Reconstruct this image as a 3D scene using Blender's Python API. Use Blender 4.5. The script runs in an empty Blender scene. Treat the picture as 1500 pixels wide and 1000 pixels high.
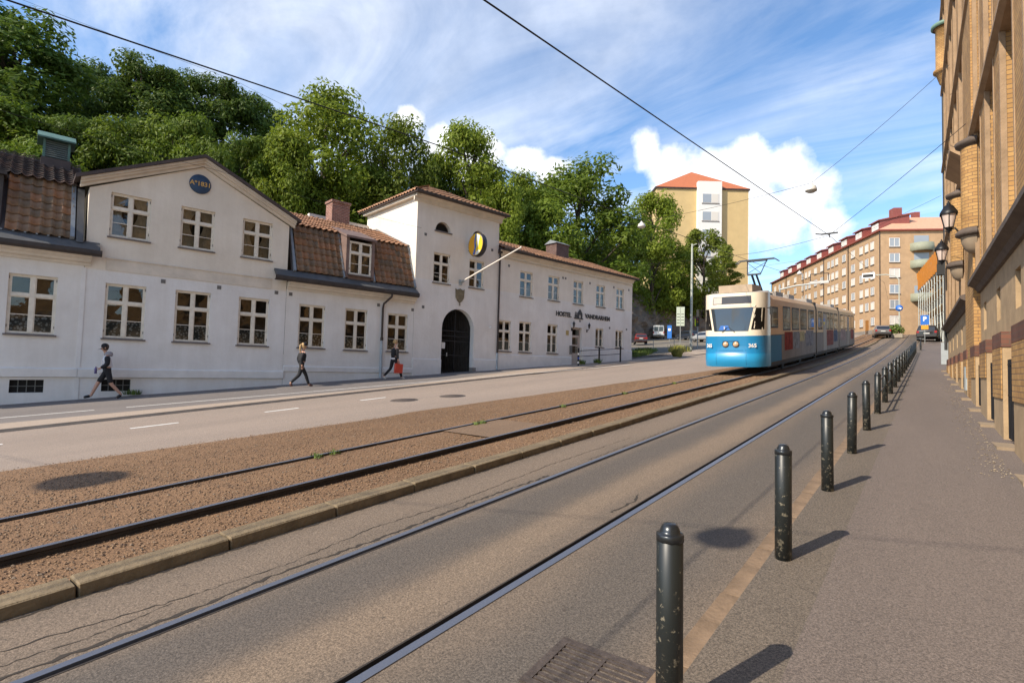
import bpy, bmesh, math, random
from mathutils import Vector, Matrix, noise as mnoise
random.seed(7)
RAD=math.radians
S=bpy.context.scene
C=S.collection
# ---------------------------------------------------------------- camera, sky, sun, exposure
CAMH=1.86
YAW,PIT,ROL=RAD(38.455),RAD(2.714),RAD(1.577)
cam=bpy.data.cameras.new('camera'); camo=bpy.data.objects.new('camera',cam); C.objects.link(camo)
cam.sensor_width=36.0; cam.lens=36.0*775.34/1500.0; cam.clip_start=.05; cam.clip_end=3000
f_=Vector((-math.sin(YAW)*math.cos(PIT),math.cos(YAW)*math.cos(PIT),math.sin(PIT)))
r0=Vector((math.cos(YAW),math.sin(YAW),0)); u0=r0.cross(f_)
r_=math.cos(ROL)*r0+math.sin(ROL)*u0; u_=-math.sin(ROL)*r0+math.cos(ROL)*u0
camo.matrix_world=Matrix(((r_.x,u_.x,-f_.x,0),(r_.y,u_.y,-f_.y,0),(r_.z,u_.z,-f_.z,CAMH),(0,0,0,1)))
S.camera=camo
SUN_AZ,SUN_EL=RAD(-162.0),RAD(39.6)           # azimuth clockwise from +Y
sd=Vector((math.sin(SUN_AZ)*math.cos(SUN_EL),math.cos(SUN_AZ)*math.cos(SUN_EL),math.sin(SUN_EL)))
sun=bpy.data.lights.new('sun','SUN'); sun.energy=3.2; sun.angle=RAD(.53); sun.color=(1.0,.89,.73)
suno=bpy.data.objects.new('sun',sun); C.objects.link(suno); suno.location=(0,0,60)
suno.rotation_euler=sd.to_track_quat('Z','Y').to_euler()
W=bpy.data.worlds.new('World'); S.world=W; W.use_nodes=True
nt=W.node_tree; nt.nodes.clear()
def N(t,**k):
    n=nt.nodes.new(t)
    for a,b in k.items():
        if a=='ins':
            for i,v in b.items(): n.inputs[i].default_value=v
        else: setattr(n,a,b)
    return n
L=lambda a,b:nt.links.new(a,b)
sky=N('ShaderNodeTexSky',sky_type='NISHITA',sun_disc=False,sun_elevation=SUN_EL,sun_rotation=SUN_AZ,altitude=50,air_density=1.0,dust_density=.35,ozone_density=2.6)
tc=N('ShaderNodeTexCoord')
# clouds: streaky cirrus everywhere, cumulus heaps low over the horizon
def math_(op,a=None,b=None,c=None,clamp=False):
    n=N('ShaderNodeMath',operation=op,use_clamp=clamp)
    for i,v in enumerate((a,b,c)):
        if v is None: continue
        if isinstance(v,(int,float)): n.inputs[i].default_value=v
        else: L(v,n.inputs[i])
    return n.outputs[0]
sep=N('ShaderNodeSeparateXYZ'); L(tc.outputs['Generated'],sep.inputs[0])
zc=math_('MAXIMUM',sep.outputs[2],.03)
zz=math_('ADD',zc,.12)
px=math_('DIVIDE',sep.outputs[0],zz); py=math_('DIVIDE',sep.outputs[1],zz)
cmb=N('ShaderNodeCombineXYZ'); L(px,cmb.inputs[0]); L(py,cmb.inputs[1])
mp=N('ShaderNodeMapping'); mp.inputs['Rotation'].default_value=(0,0,RAD(38)); mp.inputs['Scale'].default_value=(.5,1.2,1); L(cmb.outputs[0],mp.inputs[0])
n1=N('ShaderNodeTexNoise',ins={'Scale':1.3,'Detail':9.,'Roughness':.58,'Distortion':.9}); L(mp.outputs[0],n1.inputs['Vector'])
n1b=N('ShaderNodeTexNoise',ins={'Scale':.55,'Detail':3.,'Roughness':.5}); L(cmb.outputs[0],n1b.inputs['Vector'])
cir=math_('MULTIPLY',math_('MULTIPLY_ADD',n1.outputs[0],3.6,-1.52,clamp=True),math_('MULTIPLY_ADD',n1b.outputs[0],3.0,-.7,clamp=True))
cir=math_('MULTIPLY',cir,.7)
lob=[(-24.3,22.2,.044),(-21.8,20.2,.063),(-18.4,19.2,.068),(-14.9,20.9,.052),(-15.2,17.7,.083),(-11.2,19.7,.050),(-9.7,16.8,.063),(-12.4,14.9,.087),(-7.5,13.8,.046),(-21.8,16.9,.070),
(-50.3,24.4,.039),(-47.3,22.5,.053),(-41.7,22.3,.057),(-37.9,21.8,.050),(-35.2,20.8,.036),(-43.5,20.4,.06)]
rl=random.Random(3)
for az in (-105,-135,-165,160,125,95,62,28):                # more heaps of the same kind all round the horizon
    for k in range(4): lob.append((az+rl.uniform(-8,8),rl.uniform(13,23),rl.uniform(.04,.085)))
nw=N('ShaderNodeTexNoise',ins={'Scale':9.,'Detail':3.,'Roughness':.5}); L(tc.outputs['Generated'],nw.inputs['Vector'])
wsub=N('ShaderNodeVectorMath',operation='SUBTRACT'); L(nw.outputs['Color'],wsub.inputs[0]); wsub.inputs[1].default_value=(.5,.5,.5)
wv=N('ShaderNodeVectorMath',operation='MULTIPLY_ADD'); L(wsub.outputs[0],wv.inputs[0]); wv.inputs[1].default_value=(.075,.075,.075); L(tc.outputs['Generated'],wv.inputs[2])
def lobe(az,el,r):
    d=Vector((math.sin(az)*math.cos(el),math.cos(az)*math.cos(el),math.sin(el)))
    ds=N('ShaderNodeVectorMath',operation='DISTANCE'); ds.inputs[1].default_value=d; L(wv.outputs[0],ds.inputs[0])
    return math_('MULTIPLY_ADD',ds.outputs['Value'],-1/(r*.78),1.)
hs=None
for az,el,r in lob:
    v=lobe(RAD(az),RAD(el),r); hs=v if hs is None else math_('SMOOTH_MAX',hs,v,.25)
nf=N('ShaderNodeTexNoise',ins={'Scale':22.,'Detail':8.,'Roughness':.6}); L(tc.outputs['Generated'],nf.inputs['Vector'])
cum=math_('ADD',hs,math_('MULTIPLY_ADD',nf.outputs[0],1.1,-.55))
cum=math_('MULTIPLY_ADD',cum,1.9,.16,clamp=True)
n3=N('ShaderNodeTexNoise',ins={'Scale':11.,'Detail':6.,'Roughness':.6}); L(tc.outputs['Generated'],n3.inputs['Vector'])
shade=math_('MULTIPLY_ADD',n3.outputs[0],.9,.58)
cc=N('ShaderNodeCombineColor')
for i,k in enumerate((4.2,4.3,4.5)): L(math_('MULTIPLY',shade,k),cc.inputs[i])
cov=math_('MAXIMUM',cir,cum)
mx=N('ShaderNodeMix',data_type='RGBA'); L(cov,mx.inputs['Factor']); hsv=N('ShaderNodeHueSaturation'); hsv.inputs['Saturation'].default_value=1.12; hsv.inputs['Value'].default_value=.80; L(sky.outputs[0],hsv.inputs['Color']); L(hsv.outputs[0],mx.inputs['A']); L(cc.outputs[0],mx.inputs['B'])
bg=N('ShaderNodeBackground'); bg.inputs['Strength'].default_value=.15; L(mx.outputs['Result'],bg.inputs[0])
wo=N('ShaderNodeOutputWorld'); L(bg.outputs[0],wo.inputs[0])
S.view_settings.view_transform='Standard'; S.view_settings.look='None'; S.view_settings.gamma=1.0
S.view_settings.use_curve_mapping=False; S.view_settings.exposure=1.0
S.render.engine='CYCLES'; S.cycles.max_bounces=7; S.cycles.transparent_max_bounces=10; S.cycles.diffuse_bounces=3
# ---------------------------------------------------------------- helpers
def smooth01(a,b,x):
    t=max(0.,min(1.,(x-a)/(b-a))); return t*t*(3-2*t)
def G(y):                                        # street level along the climbing street
    return .0701*y+.00025*max(0.,min(y,100.)-25.)**2 if y<100 else .0701*100+.00025*75**2
_m={}
def mat(name,col,rough=.8,metal=0.,spec=.5,bump=0.,bscale=40.,var=0.,vscale=3.,col2=None,detail=6.,emit=None,stretch=None,coat=0.):
    if name in _m: return _m[name]
    m=bpy.data.materials.new(name); m.use_nodes=True; t=m.node_tree; b=t.nodes['Principled BSDF']
    b.inputs['Base Color'].default_value=(*col,1); b.inputs['Roughness'].default_value=rough; b.inputs['Metallic'].default_value=metal
    b.inputs['Specular IOR Level'].default_value=spec
    if coat: b.inputs['Coat Weight'].default_value=coat; b.inputs['Coat Roughness'].default_value=.05
    tcn=t.nodes.new('ShaderNodeTexCoord'); vec=tcn.outputs['Object']
    if stretch:
        mpn=t.nodes.new('ShaderNodeMapping'); mpn.inputs['Scale'].default_value=stretch; t.links.new(vec,mpn.inputs[0]); vec=mpn.outputs[0]
    if var or col2:
        nz=t.nodes.new('ShaderNodeTexNoise'); nz.inputs['Scale'].default_value=vscale; nz.inputs['Detail'].default_value=detail; nz.inputs['Roughness'].default_value=.65
        t.links.new(vec,nz.inputs['Vector'])
        rp=t.nodes.new('ShaderNodeValToRGB'); rp.color_ramp.elements[0].position=.3; rp.color_ramp.elements[1].position=.7
        c2=col2 or tuple(min(1,c*(1+var)) for c in col); c1=col if col2 else tuple(c*(1-var) for c in col)
        rp.color_ramp.elements[0].color=(*c1,1); rp.color_ramp.elements[1].color=(*c2,1)
        t.links.new(nz.outputs[0],rp.inputs[0]); t.links.new(rp.outputs[0],b.inputs['Base Color'])
    if bump:
        n2=t.nodes.new('ShaderNodeTexNoise'); n2.inputs['Scale'].default_value=bscale; n2.inputs['Detail'].default_value=5.
        t.links.new(vec,n2.inputs['Vector'])
        bp=t.nodes.new('ShaderNodeBump'); bp.inputs['Strength'].default_value=bump; bp.inputs['Distance'].default_value=.02
        t.links.new(n2.outputs[0],bp.inputs['Height']); t.links.new(bp.outputs[0],b.inputs['Normal'])
    if emit:
        b.inputs['Emission Color'].default_value=(*emit[:3],1); b.inputs['Emission Strength'].default_value=emit[3]
    _m[name]=m; return m
class MB:
    """collects faces; build() links them as one mesh object"""
    def __init__(s): s.v=[]; s.f=[]; s.mi=[]; s.m=0; s.sm=[]; s.smooth=False
    def face(s,*pts):
        i=len(s.v); s.v+= [tuple(p) for p in pts]; s.f.append(tuple(range(i,i+len(pts)))); s.mi.append(s.m); s.sm.append(s.smooth)
    def grid(s,rows,closed=False):                # rows of equal length point lists, shared verts
        i=len(s.v); n=len(rows[0])
        for r in rows: s.v+=[tuple(p) for p in r]
        for a in range(len(rows)-1):
            for b in range(n if closed else n-1):
                c=(b+1)%n
                s.f.append((i+a*n+b,i+a*n+c,i+(a+1)*n+c,i+(a+1)*n+b)); s.mi.append(s.m); s.sm.append(s.smooth)
    def box(s,x0,x1,y0,y1,z0,z1):
        if x0>x1:x0,x1=x1,x0
        if y0>y1:y0,y1=y1,y0
        if z0>z1:z0,z1=z1,z0
        i=len(s.v)
        s.v+=[(x0,y0,z0),(x1,y0,z0),(x1,y1,z0),(x0,y1,z0),(x0,y0,z1),(x1,y0,z1),(x1,y1,z1),(x0,y1,z1)]
        for q in ((0,3,2,1),(4,5,6,7),(0,1,5,4),(1,2,6,5),(2,3,7,6),(3,0,4,7)):
            s.f.append(tuple(i+k for k in q)); s.mi.append(s.m); s.sm.append(False)
    def prism(s,poly,fn,a,b):                     # polygon (p,q) extruded: fn(p,q,t) for t in a..b
        n=len(poly); i=len(s.v)
        s.v+=[tuple(fn(p,q,a)) for p,q in poly]+[tuple(fn(p,q,b)) for p,q in poly]
        fs=[tuple(i+k for k in range(n))[::-1],tuple(i+n+k for k in range(n))]
        for k in range(n): fs.append((i+k,i+(k+1)%n,i+n+(k+1)%n,i+n+k))
        for q in fs: s.f.append(q); s.mi.append(s.m); s.sm.append(False)
    def tube(s,pts,rad,n=8,caps=True):
        pts=[Vector(p) for p in pts]; rr=rad if isinstance(rad,(list,tuple)) else [rad]*len(pts)
        rows=[]; up=None
        for k,p in enumerate(pts):
            d=(pts[min(k+1,len(pts)-1)]-pts[max(k-1,0)]).normalized()
            if up is None: up=Vector((0,0,1)) if abs(d.z)<.9 else Vector((1,0,0))
            a=d.cross(up).normalized(); b=a.cross(d).normalized(); up=b
            rows.append([p+rr[k]*(math.cos(2*math.pi*j/n)*a+math.sin(2*math.pi*j/n)*b) for j in range(n)])
        o=s.smooth; s.smooth=True; s.grid(rows,True); s.smooth=o
        if caps: s.face(*rows[0][::-1]); s.face(*rows[-1])
    def lathe(s,prof,cx=0,cy=0,cz=0,n=16,axis='z',a0=0,a1=2*math.pi):
        rows=[]; full=abs(a1-a0-2*math.pi)<1e-6; m=n if full else n+1
        for r,h in prof:
            row=[]
            for j in range(m):
                a=a0+(a1-a0)*j/n; x,y=r*math.cos(a),r*math.sin(a)
                row.append({'z':(cx+x,cy+y,cz+h),'x':(cx+h,cy+x,cz+y),'y':(cx+x,cy+h,cz+y)}[axis])
            rows.append(row)
        o=s.smooth; s.smooth=True; s.grid(rows,full); s.smooth=o
    def mesh(s,name,mats):
        me=bpy.data.meshes.new(name); me.from_pydata(s.v,[],s.f)
        for m in (mats if isinstance(mats,(list,tuple)) else [mats]): me.materials.append(m)
        me.polygons.foreach_set('material_index',s.mi); me.polygons.foreach_set('use_smooth',s.sm)
        me.validate(); me.update(); return me
    def build(s,name,mats,parent=None,loc=None):
        return link(name,s.mesh(name,mats),parent,loc)
def fixn(o):
    bm=bmesh.new(); bm.from_mesh(o.data); bmesh.ops.remove_doubles(bm,verts=bm.verts,dist=1e-5); bmesh.ops.recalc_face_normals(bm,faces=bm.faces); bm.to_mesh(o.data); bm.free(); return o
def link(name,me,parent=None,loc=None):
    o=bpy.data.objects.new(name,me); C.objects.link(o)
    if loc: o.location=loc
    if parent:
        o.parent=parent
        if parent.get('zb') is not None and not loc: o.location=(0,0,-parent['zb'])
    return o
def thing(name,label,cat,loc=(0,0,0),rz=0,group=None,zb=None):
    o=bpy.data.objects.new(name,None); C.objects.link(o); o.location=loc; o.rotation_euler=(0,0,rz); o.empty_display_size=.3
    tag(o,label,cat,group)
    if zb is not None: o['zb']=zb
    return o
def tag(o,label,cat,group=None):
    o['label']=label; o['category']=cat
    if group: o['group']=group
    return o
def struct(o): o['kind']='structure'; return o
def stuff(o): o['kind']='stuff'; return o
def copy_tree(o,parent=None):
    c=o.copy(); C.objects.link(c); c.parent=parent
    for ch in o.children: copy_tree(ch,c)
    return c
def textmesh(txt,size,mirror=False,ext=.004,bold=0.):
    cu=bpy.data.curves.new('lettering','FONT'); cu.body=txt; cu.size=size; cu.extrude=ext; cu.align_x='CENTER'; cu.align_y='CENTER'; cu.offset=bold; cu.resolution_u=3
    o=bpy.data.objects.new('lettering',cu); C.objects.link(o); dg=bpy.context.evaluated_depsgraph_get()
    me=bpy.data.meshes.new_from_object(o.evaluated_get(dg)); bpy.data.objects.remove(o); bpy.data.curves.remove(cu); return me
def xf(me,M_): me.transform(M_); me.update(); return me
# ---------------------------------------------------------------- materials
def asphalt(name,c1,c2,speck=.5,bands=None,sc=1.0,cracks=0):
    m=bpy.data.materials.new(name); m.use_nodes=True; t=m.node_tree; b=t.nodes['Principled BSDF']; lk=t.links.new
    b.inputs['Roughness'].default_value=.86; b.inputs['Specular IOR Level'].default_value=.35
    g=t.nodes.new('ShaderNodeNewGeometry'); pos=g.outputs['Position']
    def nz(scale,det=4.,ro=.6,vec=None):
        n=t.nodes.new('ShaderNodeTexNoise'); n.inputs['Scale'].default_value=scale; n.inputs['Detail'].default_value=det; n.inputs['Roughness'].default_value=ro
        lk(vec or pos,n.inputs['Vector']); return n.outputs[0]
    def mix(f,a,bb,mode='MIX',fv=None):
        n=t.nodes.new('ShaderNodeMix'); n.data_type='RGBA'; n.blend_type=mode
        if f is None: n.inputs['Factor'].default_value=fv
        else: lk(f,n.inputs['Factor'])
        for k,v in (('A',a),('B',bb)):
            if isinstance(v,tuple): n.inputs[k].default_value=(*v,1)
            else: lk(v,n.inputs[k])
        return n.outputs['Result']
    def ramp(v,a,bb,lo=(0,0,0),hi=(1,1,1)):
        r=t.nodes.new('ShaderNodeValToRGB'); r.color_ramp.elements[0].position=a; r.color_ramp.elements[1].position=bb
        r.color_ramp.elements[0].color=(*lo,1); r.color_ramp.elements[1].color=(*hi,1); lk(v,r.inputs[0]); return r.outputs[0]
    st=t.nodes.new('ShaderNodeMapping'); st.inputs['Scale'].default_value=(1,.16,1); lk(pos,st.inputs[0])
    col=mix(ramp(nz(.9*sc,5.,.6,st.outputs[0]),.32,.68),c1,c2)
    if bands:                                   # worn wheel tracks along the street
        sp=t.nodes.new('ShaderNodeSeparateXYZ'); lk(pos,sp.inputs[0])
        nb=t.nodes.new('ShaderNodeMath'); nb.operation='MULTIPLY_ADD'; lk(nz(.5,2.),nb.inputs[0]); nb.inputs[1].default_value=.5; lk(sp.outputs[0],nb.inputs[2])
        for xc,wd,cb,am in bands:
            d=t.nodes.new('ShaderNodeMath'); d.operation='SUBTRACT'; lk(nb.outputs[0],d.inputs[0]); d.inputs[1].default_value=xc+.25
            a_=t.nodes.new('ShaderNodeMath'); a_.operation='ABSOLUTE'; lk(d.outputs[0],a_.inputs[0])
            q=t.nodes.new('ShaderNodeMapRange'); q.interpolation_type='SMOOTHSTEP'; q.inputs['From Min'].default_value=wd; q.inputs['From Max'].default_value=wd*.25; q.inputs['To Max'].default_value=am; lk(a_.outputs[0],q.inputs['Value'])
            col=mix(q.outputs[0],col,cb)
    sp1=nz(70.,3.,.75); sp2=nz(190.,2.,.7)
    col=mix(None,col,ramp(sp1,.36,.66,(.25,.24,.23),(1.75,1.70,1.62)),'MULTIPLY',speck)
    col=mix(None,col,ramp(sp2,.36,.7,(.45,.45,.45),(1.7,1.65,1.58)),'MULTIPLY',speck)
    col=mix(ramp(nz(13.,3.,.7),.68,.74),col,tuple(c*.5 for c in c1))     # tar spots
    if cracks:
        vo=t.nodes.new('ShaderNodeTexVoronoi'); vo.feature='DISTANCE_TO_EDGE'; vo.inputs['Scale'].default_value=cracks
        wv=t.nodes.new('ShaderNodeVectorMath'); wv.operation='MULTIPLY_ADD'; nn=t.nodes.new('ShaderNodeTexNoise'); nn.inputs['Scale'].default_value=3.; nn.inputs['Detail'].default_value=5.; lk(pos,nn.inputs['Vector'])
        lk(nn.outputs['Color'],wv.inputs[0]); wv.inputs[1].default_value=(.5,.5,.5); lk(pos,wv.inputs[2]); mp2=t.nodes.new('ShaderNodeMapping'); mp2.inputs['Scale'].default_value=(1.0,.35,1); lk(wv.outputs[0],mp2.inputs[0]); lk(mp2.outputs[0],vo.inputs['Vector'])
        ck=ramp(vo.outputs['Distance'],.0,.012,(1,1,1),(0,0,0)); ms=ramp(nz(.35,2.),.5,.58)
        mm=t.nodes.new('ShaderNodeMath'); mm.operation='MULTIPLY'; lk(ck,mm.inputs[0]); lk(ms,mm.inputs[1])
        col=mix(mm.outputs[0],col,tuple(c*.28 for c in c1))
    lk(col,b.inputs['Base Color'])
    bp=t.nodes.new('ShaderNodeBump'); bp.inputs['Strength'].default_value=.55; bp.inputs['Distance'].default_value=.006; lk(sp1,bp.inputs['Height']); lk(bp.outputs[0],b.inputs['Normal'])
    return m
def plaster(name,upper,lower,zline):
    """two coats of paint: cream above the line, cool white below; grime streaks"""
    m=bpy.data.materials.new(name); m.use_nodes=True; t=m.node_tree; b=t.nodes['Principled BSDF']; lk=t.links.new
    b.inputs['Roughness'].default_value=.9; b.inputs['Specular IOR Level'].default_value=.2
    g=t.nodes.new('ShaderNodeNewGeometry'); sp=t.nodes.new('ShaderNodeSeparateXYZ'); lk(g.outputs['Position'],sp.inputs[0])
    nz=t.nodes.new('ShaderNodeTexNoise'); nz.inputs['Scale'].default_value=.7; nz.inputs['Detail'].default_value=6.; nz.inputs['Roughness'].default_value=.65; lk(g.outputs['Position'],nz.inputs['Vector'])
    mr=t.nodes.new('ShaderNodeMapRange'); mr.inputs['From Min'].default_value=zline-.03; mr.inputs['From Max'].default_value=zline+.03; lk(sp.outputs[2],mr.inputs['Value'])
    mx=t.nodes.new('ShaderNodeMix'); mx.data_type='RGBA'; lk(mr.outputs[0],mx.inputs['Factor']); mx.inputs['A'].default_value=(*lower,1); mx.inputs['B'].default_value=(*upper,1)
    st=t.nodes.new('ShaderNodeMapping'); st.inputs['Scale'].default_value=(2.2,2.2,.22); lk(g.outputs['Position'],st.inputs[0])
    n2=t.nodes.new('ShaderNodeTexNoise'); n2.inputs['Scale'].default_value=1.4; n2.inputs['Detail'].default_value=7.; n2.inputs['Roughness'].default_value=.7; lk(st.outputs[0],n2.inputs['Vector'])
    r=t.nodes.new('ShaderNodeValToRGB'); r.color_ramp.elements[0].position=.22; r.color_ramp.elements[1].position=.62; r.color_ramp.elements[0].color=(.80,.77,.73,1); r.color_ramp.elements[1].color=(1,1,1,1); lk(n2.outputs[0],r.inputs[0])
    r2=t.nodes.new('ShaderNodeValToRGB'); r2.color_ramp.elements[0].position=.3; r2.color_ramp.elements[1].position=.7; r2.color_ramp.elements[0].color=(.86,.845,.83,1); r2.color_ramp.elements[1].color=(1,1,1,1); lk(nz.outputs[0],r2.inputs[0])
    m1=t.nodes.new('ShaderNodeMix'); m1.data_type='RGBA'; m1.blend_type='MULTIPLY'; m1.inputs['Factor'].default_value=.42; lk(mx.outputs['Result'],m1.inputs['A']); lk(r.outputs[0],m1.inputs['B'])
    m2=t.nodes.new('ShaderNodeMix'); m2.data_type='RGBA'; m2.blend_type='MULTIPLY'; m2.inputs['Factor'].default_value=1.; lk(m1.outputs['Result'],m2.inputs['A']); lk(r2.outputs[0],m2.inputs['B'])
    lk(m2.outputs['Result'],b.inputs['Base Color'])
    n4=t.nodes.new('ShaderNodeTexNoise'); n4.inputs['Scale'].default_value=9.; n4.inputs['Detail'].default_value=6.; lk(g.outputs['Position'],n4.inputs['Vector'])
    bp=t.nodes.new('ShaderNodeBump'); bp.inputs['Strength'].default_value=.25; bp.inputs['Distance'].default_value=.03; lk(n4.outputs[0],bp.inputs['Height']); lk(bp.outputs[0],b.inputs['Normal'])
    return m
def brickmat(name,c1,c2,mortar,bw=.25,rh=.075,sc=1.,bump=.5):
    m=bpy.data.materials.new(name); m.use_nodes=True; t=m.node_tree; b=t.nodes['Principled BSDF']; lk=t.links.new
    b.inputs['Roughness'].default_value=.8; b.inputs['Specular IOR Level'].default_value=.3
    tcn=t.nodes.new('ShaderNodeTexCoord'); sp=t.nodes.new('ShaderNodeSeparateXYZ'); lk(tcn.outputs['Object'],sp.inputs[0])
    ad=t.nodes.new('ShaderNodeMath'); lk(sp.outputs[0],ad.inputs[0]); lk(sp.outputs[1],ad.inputs[1])
    cb=t.nodes.new('ShaderNodeCombineXYZ'); lk(ad.outputs[0],cb.inputs[0]); lk(sp.outputs[2],cb.inputs[1])
    br=t.nodes.new('ShaderNodeTexBrick'); br.inputs['Scale'].default_value=sc; br.inputs['Brick Width'].default_value=bw; br.inputs['Row Height'].default_value=rh
    br.inputs['Mortar Size'].default_value=.007; br.inputs['Color1'].default_value=(*c1,1); br.inputs['Color2'].default_value=(*c2,1); br.inputs['Mortar'].default_value=(*mortar,1); lk(cb.outputs[0],br.inputs['Vector'])
    nz=t.nodes.new('ShaderNodeTexNoise'); nz.inputs['Scale'].default_value=2.; nz.inputs['Detail'].default_value=5.; lk(tcn.outputs['Object'],nz.inputs['Vector'])
    r=t.nodes.new('ShaderNodeValToRGB'); r.color_ramp.elements[0].position=.3; r.color_ramp.elements[1].position=.7; r.color_ramp.elements[0].color=(.75,.73,.72,1); r.color_ramp.elements[1].color=(1.1,1.08,1.05,1); lk(nz.outputs[0],r.inputs[0])
    mx=t.nodes.new('ShaderNodeMix'); mx.data_type='RGBA'; mx.blend_type='MULTIPLY'; mx.inputs['Factor'].default_value=1.; lk(br.outputs[0],mx.inputs['A']); lk(r.outputs[0],mx.inputs['B']); lk(mx.outputs['Result'],b.inputs['Base Color'])
    if bump:
        bp=t.nodes.new('ShaderNodeBump'); bp.inputs['Strength'].default_value=bump; bp.inputs['Distance'].default_value=.012; bp.invert=True; lk(br.outputs['Fac'],bp.inputs['Height']); lk(bp.outputs[0],b.inputs['Normal'])
    return m
def glassmat(name,ior=1.9,tint=(.9,.93,.92)):
    m=bpy.data.materials.new(name); m.use_nodes=True; t=m.node_tree; t.nodes.clear(); lk=t.links.new
    o=t.nodes.new('ShaderNodeOutputMaterial'); fr=t.nodes.new('ShaderNodeFresnel'); fr.inputs['IOR'].default_value=ior
    tr=t.nodes.new('ShaderNodeBsdfTransparent'); tr.inputs[0].default_value=(*tint,1); gl=t.nodes.new('ShaderNodeBsdfGlossy'); gl.inputs['Roughness'].default_value=.02
    g=t.nodes.new('ShaderNodeNewGeometry'); nz=t.nodes.new('ShaderNodeTexNoise'); nz.inputs['Scale'].default_value=1.6; lk(g.outputs['Position'],nz.inputs['Vector'])
    bp=t.nodes.new('ShaderNodeBump'); bp.inputs['Strength'].default_value=.12; bp.inputs['Distance'].default_value=.03; lk(nz.outputs[0],bp.inputs['Height']); lk(bp.outputs[0],gl.inputs['Normal'])
    ms=t.nodes.new('ShaderNodeMixShader'); lk(fr.outputs[0],ms.inputs[0]); lk(tr.outputs[0],ms.inputs[1]); lk(gl.outputs[0],ms.inputs[2]); lk(ms.outputs[0],o.inputs[0]); return m
GLASS=glassmat('window_glass')
INT=mat('room_interior',(.09,.065,.045),.9,var=.5,vscale=1.2)
FRAME=mat('cream_window_paint',(.74,.67,.56),.55,var=.12,vscale=6)
SILL=mat('weathered_sill',(.17,.14,.125),.7,var=.2)
CORN=mat('cornice_plaster',(.66,.58,.48),.85,var=.13,vscale=2,bump=.1)
ZINC=mat('zinc_sheet',(.10,.10,.10),.6,.2,var=.25,vscale=2)
ZINCD=mat('dark_gutter_metal',(.05,.04,.036),.65,.1,var=.3)
LEAD=mat('lead_flashing',(.25,.27,.29),.55,.3,var=.2)
BROWNROOF=mat('brown_sheet_roof',(.075,.055,.05),.6,.2,var=.25,vscale=2)
IRON=mat('black_iron',(.012,.012,.014),.45,.3)
LACE=mat('lace_film',(.20,.22,.23),.8)
CURT=mat('curtain_cloth',(.58,.48,.36),.9,var=.2,vscale=5)
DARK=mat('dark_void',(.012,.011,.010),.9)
WHITEP=mat('white_paint',(.78,.77,.74),.5,var=.06)
STEEL=mat('galvanised_steel',(.36,.38,.37),.5,.5,var=.15)
# ---------------------------------------------------------------- ground and street
HA=RAD(8.664); FA=Vector((-20.8,11.23,0)); FU=Vector((math.sin(HA),math.cos(HA),0)); FN=Vector((math.cos(HA),-math.sin(HA),0))
def facx(y): return FA.x+(y-FA.y)*math.tan(HA)
def ys(y0,y1,st=1.): 
    n=max(1,int(round((y1-y0)/st))); return [y0+(y1-y0)*i/n for i in range(n+1)]
def strip(name,xl,xr,dz,y0,y1,m,nx=1,st=1.):
    b=MB(); fl=xl if callable(xl) else (lambda y:xl); fr=xr if callable(xr) else (lambda y:xr)
    b.smooth=True
    b.grid([[(fl(y)+(fr(y)-fl(y))*k/nx,y,G(y)+(dz(fl(y)+(fr(y)-fl(y))*k/nx,y) if callable(dz) else dz)) for k in range(nx+1)] for y in ys(y0,y1,st)])
    return b.build(name,m)
gb=MB(); gx=[-600,-200,-90,-45,-24,-10,0,3,20,60,200,600]; gy=[-300,-120,-60]+list(range(-30,101,5))+[115,160,260,500,900]
gb.smooth=True; gb.grid([[(x,y,G(y)-.06) for x in gx] for y in gy])
struct(gb.build('ground',mat('ground_dirt',(.16,.14,.11),.95,var=.3,vscale=.3)))
NEAR=asphalt('carriageway_asphalt',(.128,.105,.086),(.168,.134,.105),.6,bands=[(-3.5,.45,(.098,.087,.079),.85),(-2.9,.3,(.21,.162,.12),.75),(-4.5,.45,(.20,.156,.12),.6),(-1.8,.6,(.10,.089,.08),.85)])
LEFTR=asphalt('left_road_asphalt',(.255,.208,.175),(.30,.243,.203),.45,bands=[(-14.8,.5,(.27,.225,.19),.5),(-12.2,.5,(.29,.235,.195),.5)])
WALK=asphalt('pavement_asphalt',(.132,.110,.099),(.155,.128,.114),.55)
WALKOLD=asphalt('old_pavement_asphalt',(.110,.094,.079),(.145,.121,.099),.65)
CYC=asphalt('cycle_path_asphalt',(.15,.135,.13),(.19,.17,.16),.25)
LIGHTP=asphalt('light_paving',(.32,.26,.21),(.375,.303,.245),.3)
YE=150
for nm,a,b_ in (('tram_lane',-4.93,-3.985),('tram_lane',-3.87,-2.556),('tram_lane',-2.43,-1.19)):
    struct(strip(nm,a,b_,0.,-8,YE,NEAR,nx=2))
isl=lambda y:-10.87+.08*max(0,min(y,30))+.0
struct(strip('left_road',lambda y:-15.8,isl,.0,-12,YE,LEFTR,nx=4))
struct(strip('pavement',-.64,lambda y:1.45 if y<33 else 4.,.02,-8,100,WALK,nx=2))
struct(strip('pavement_edge',-1.068,-.64,.016,-8,100,WALKOLD))
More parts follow.
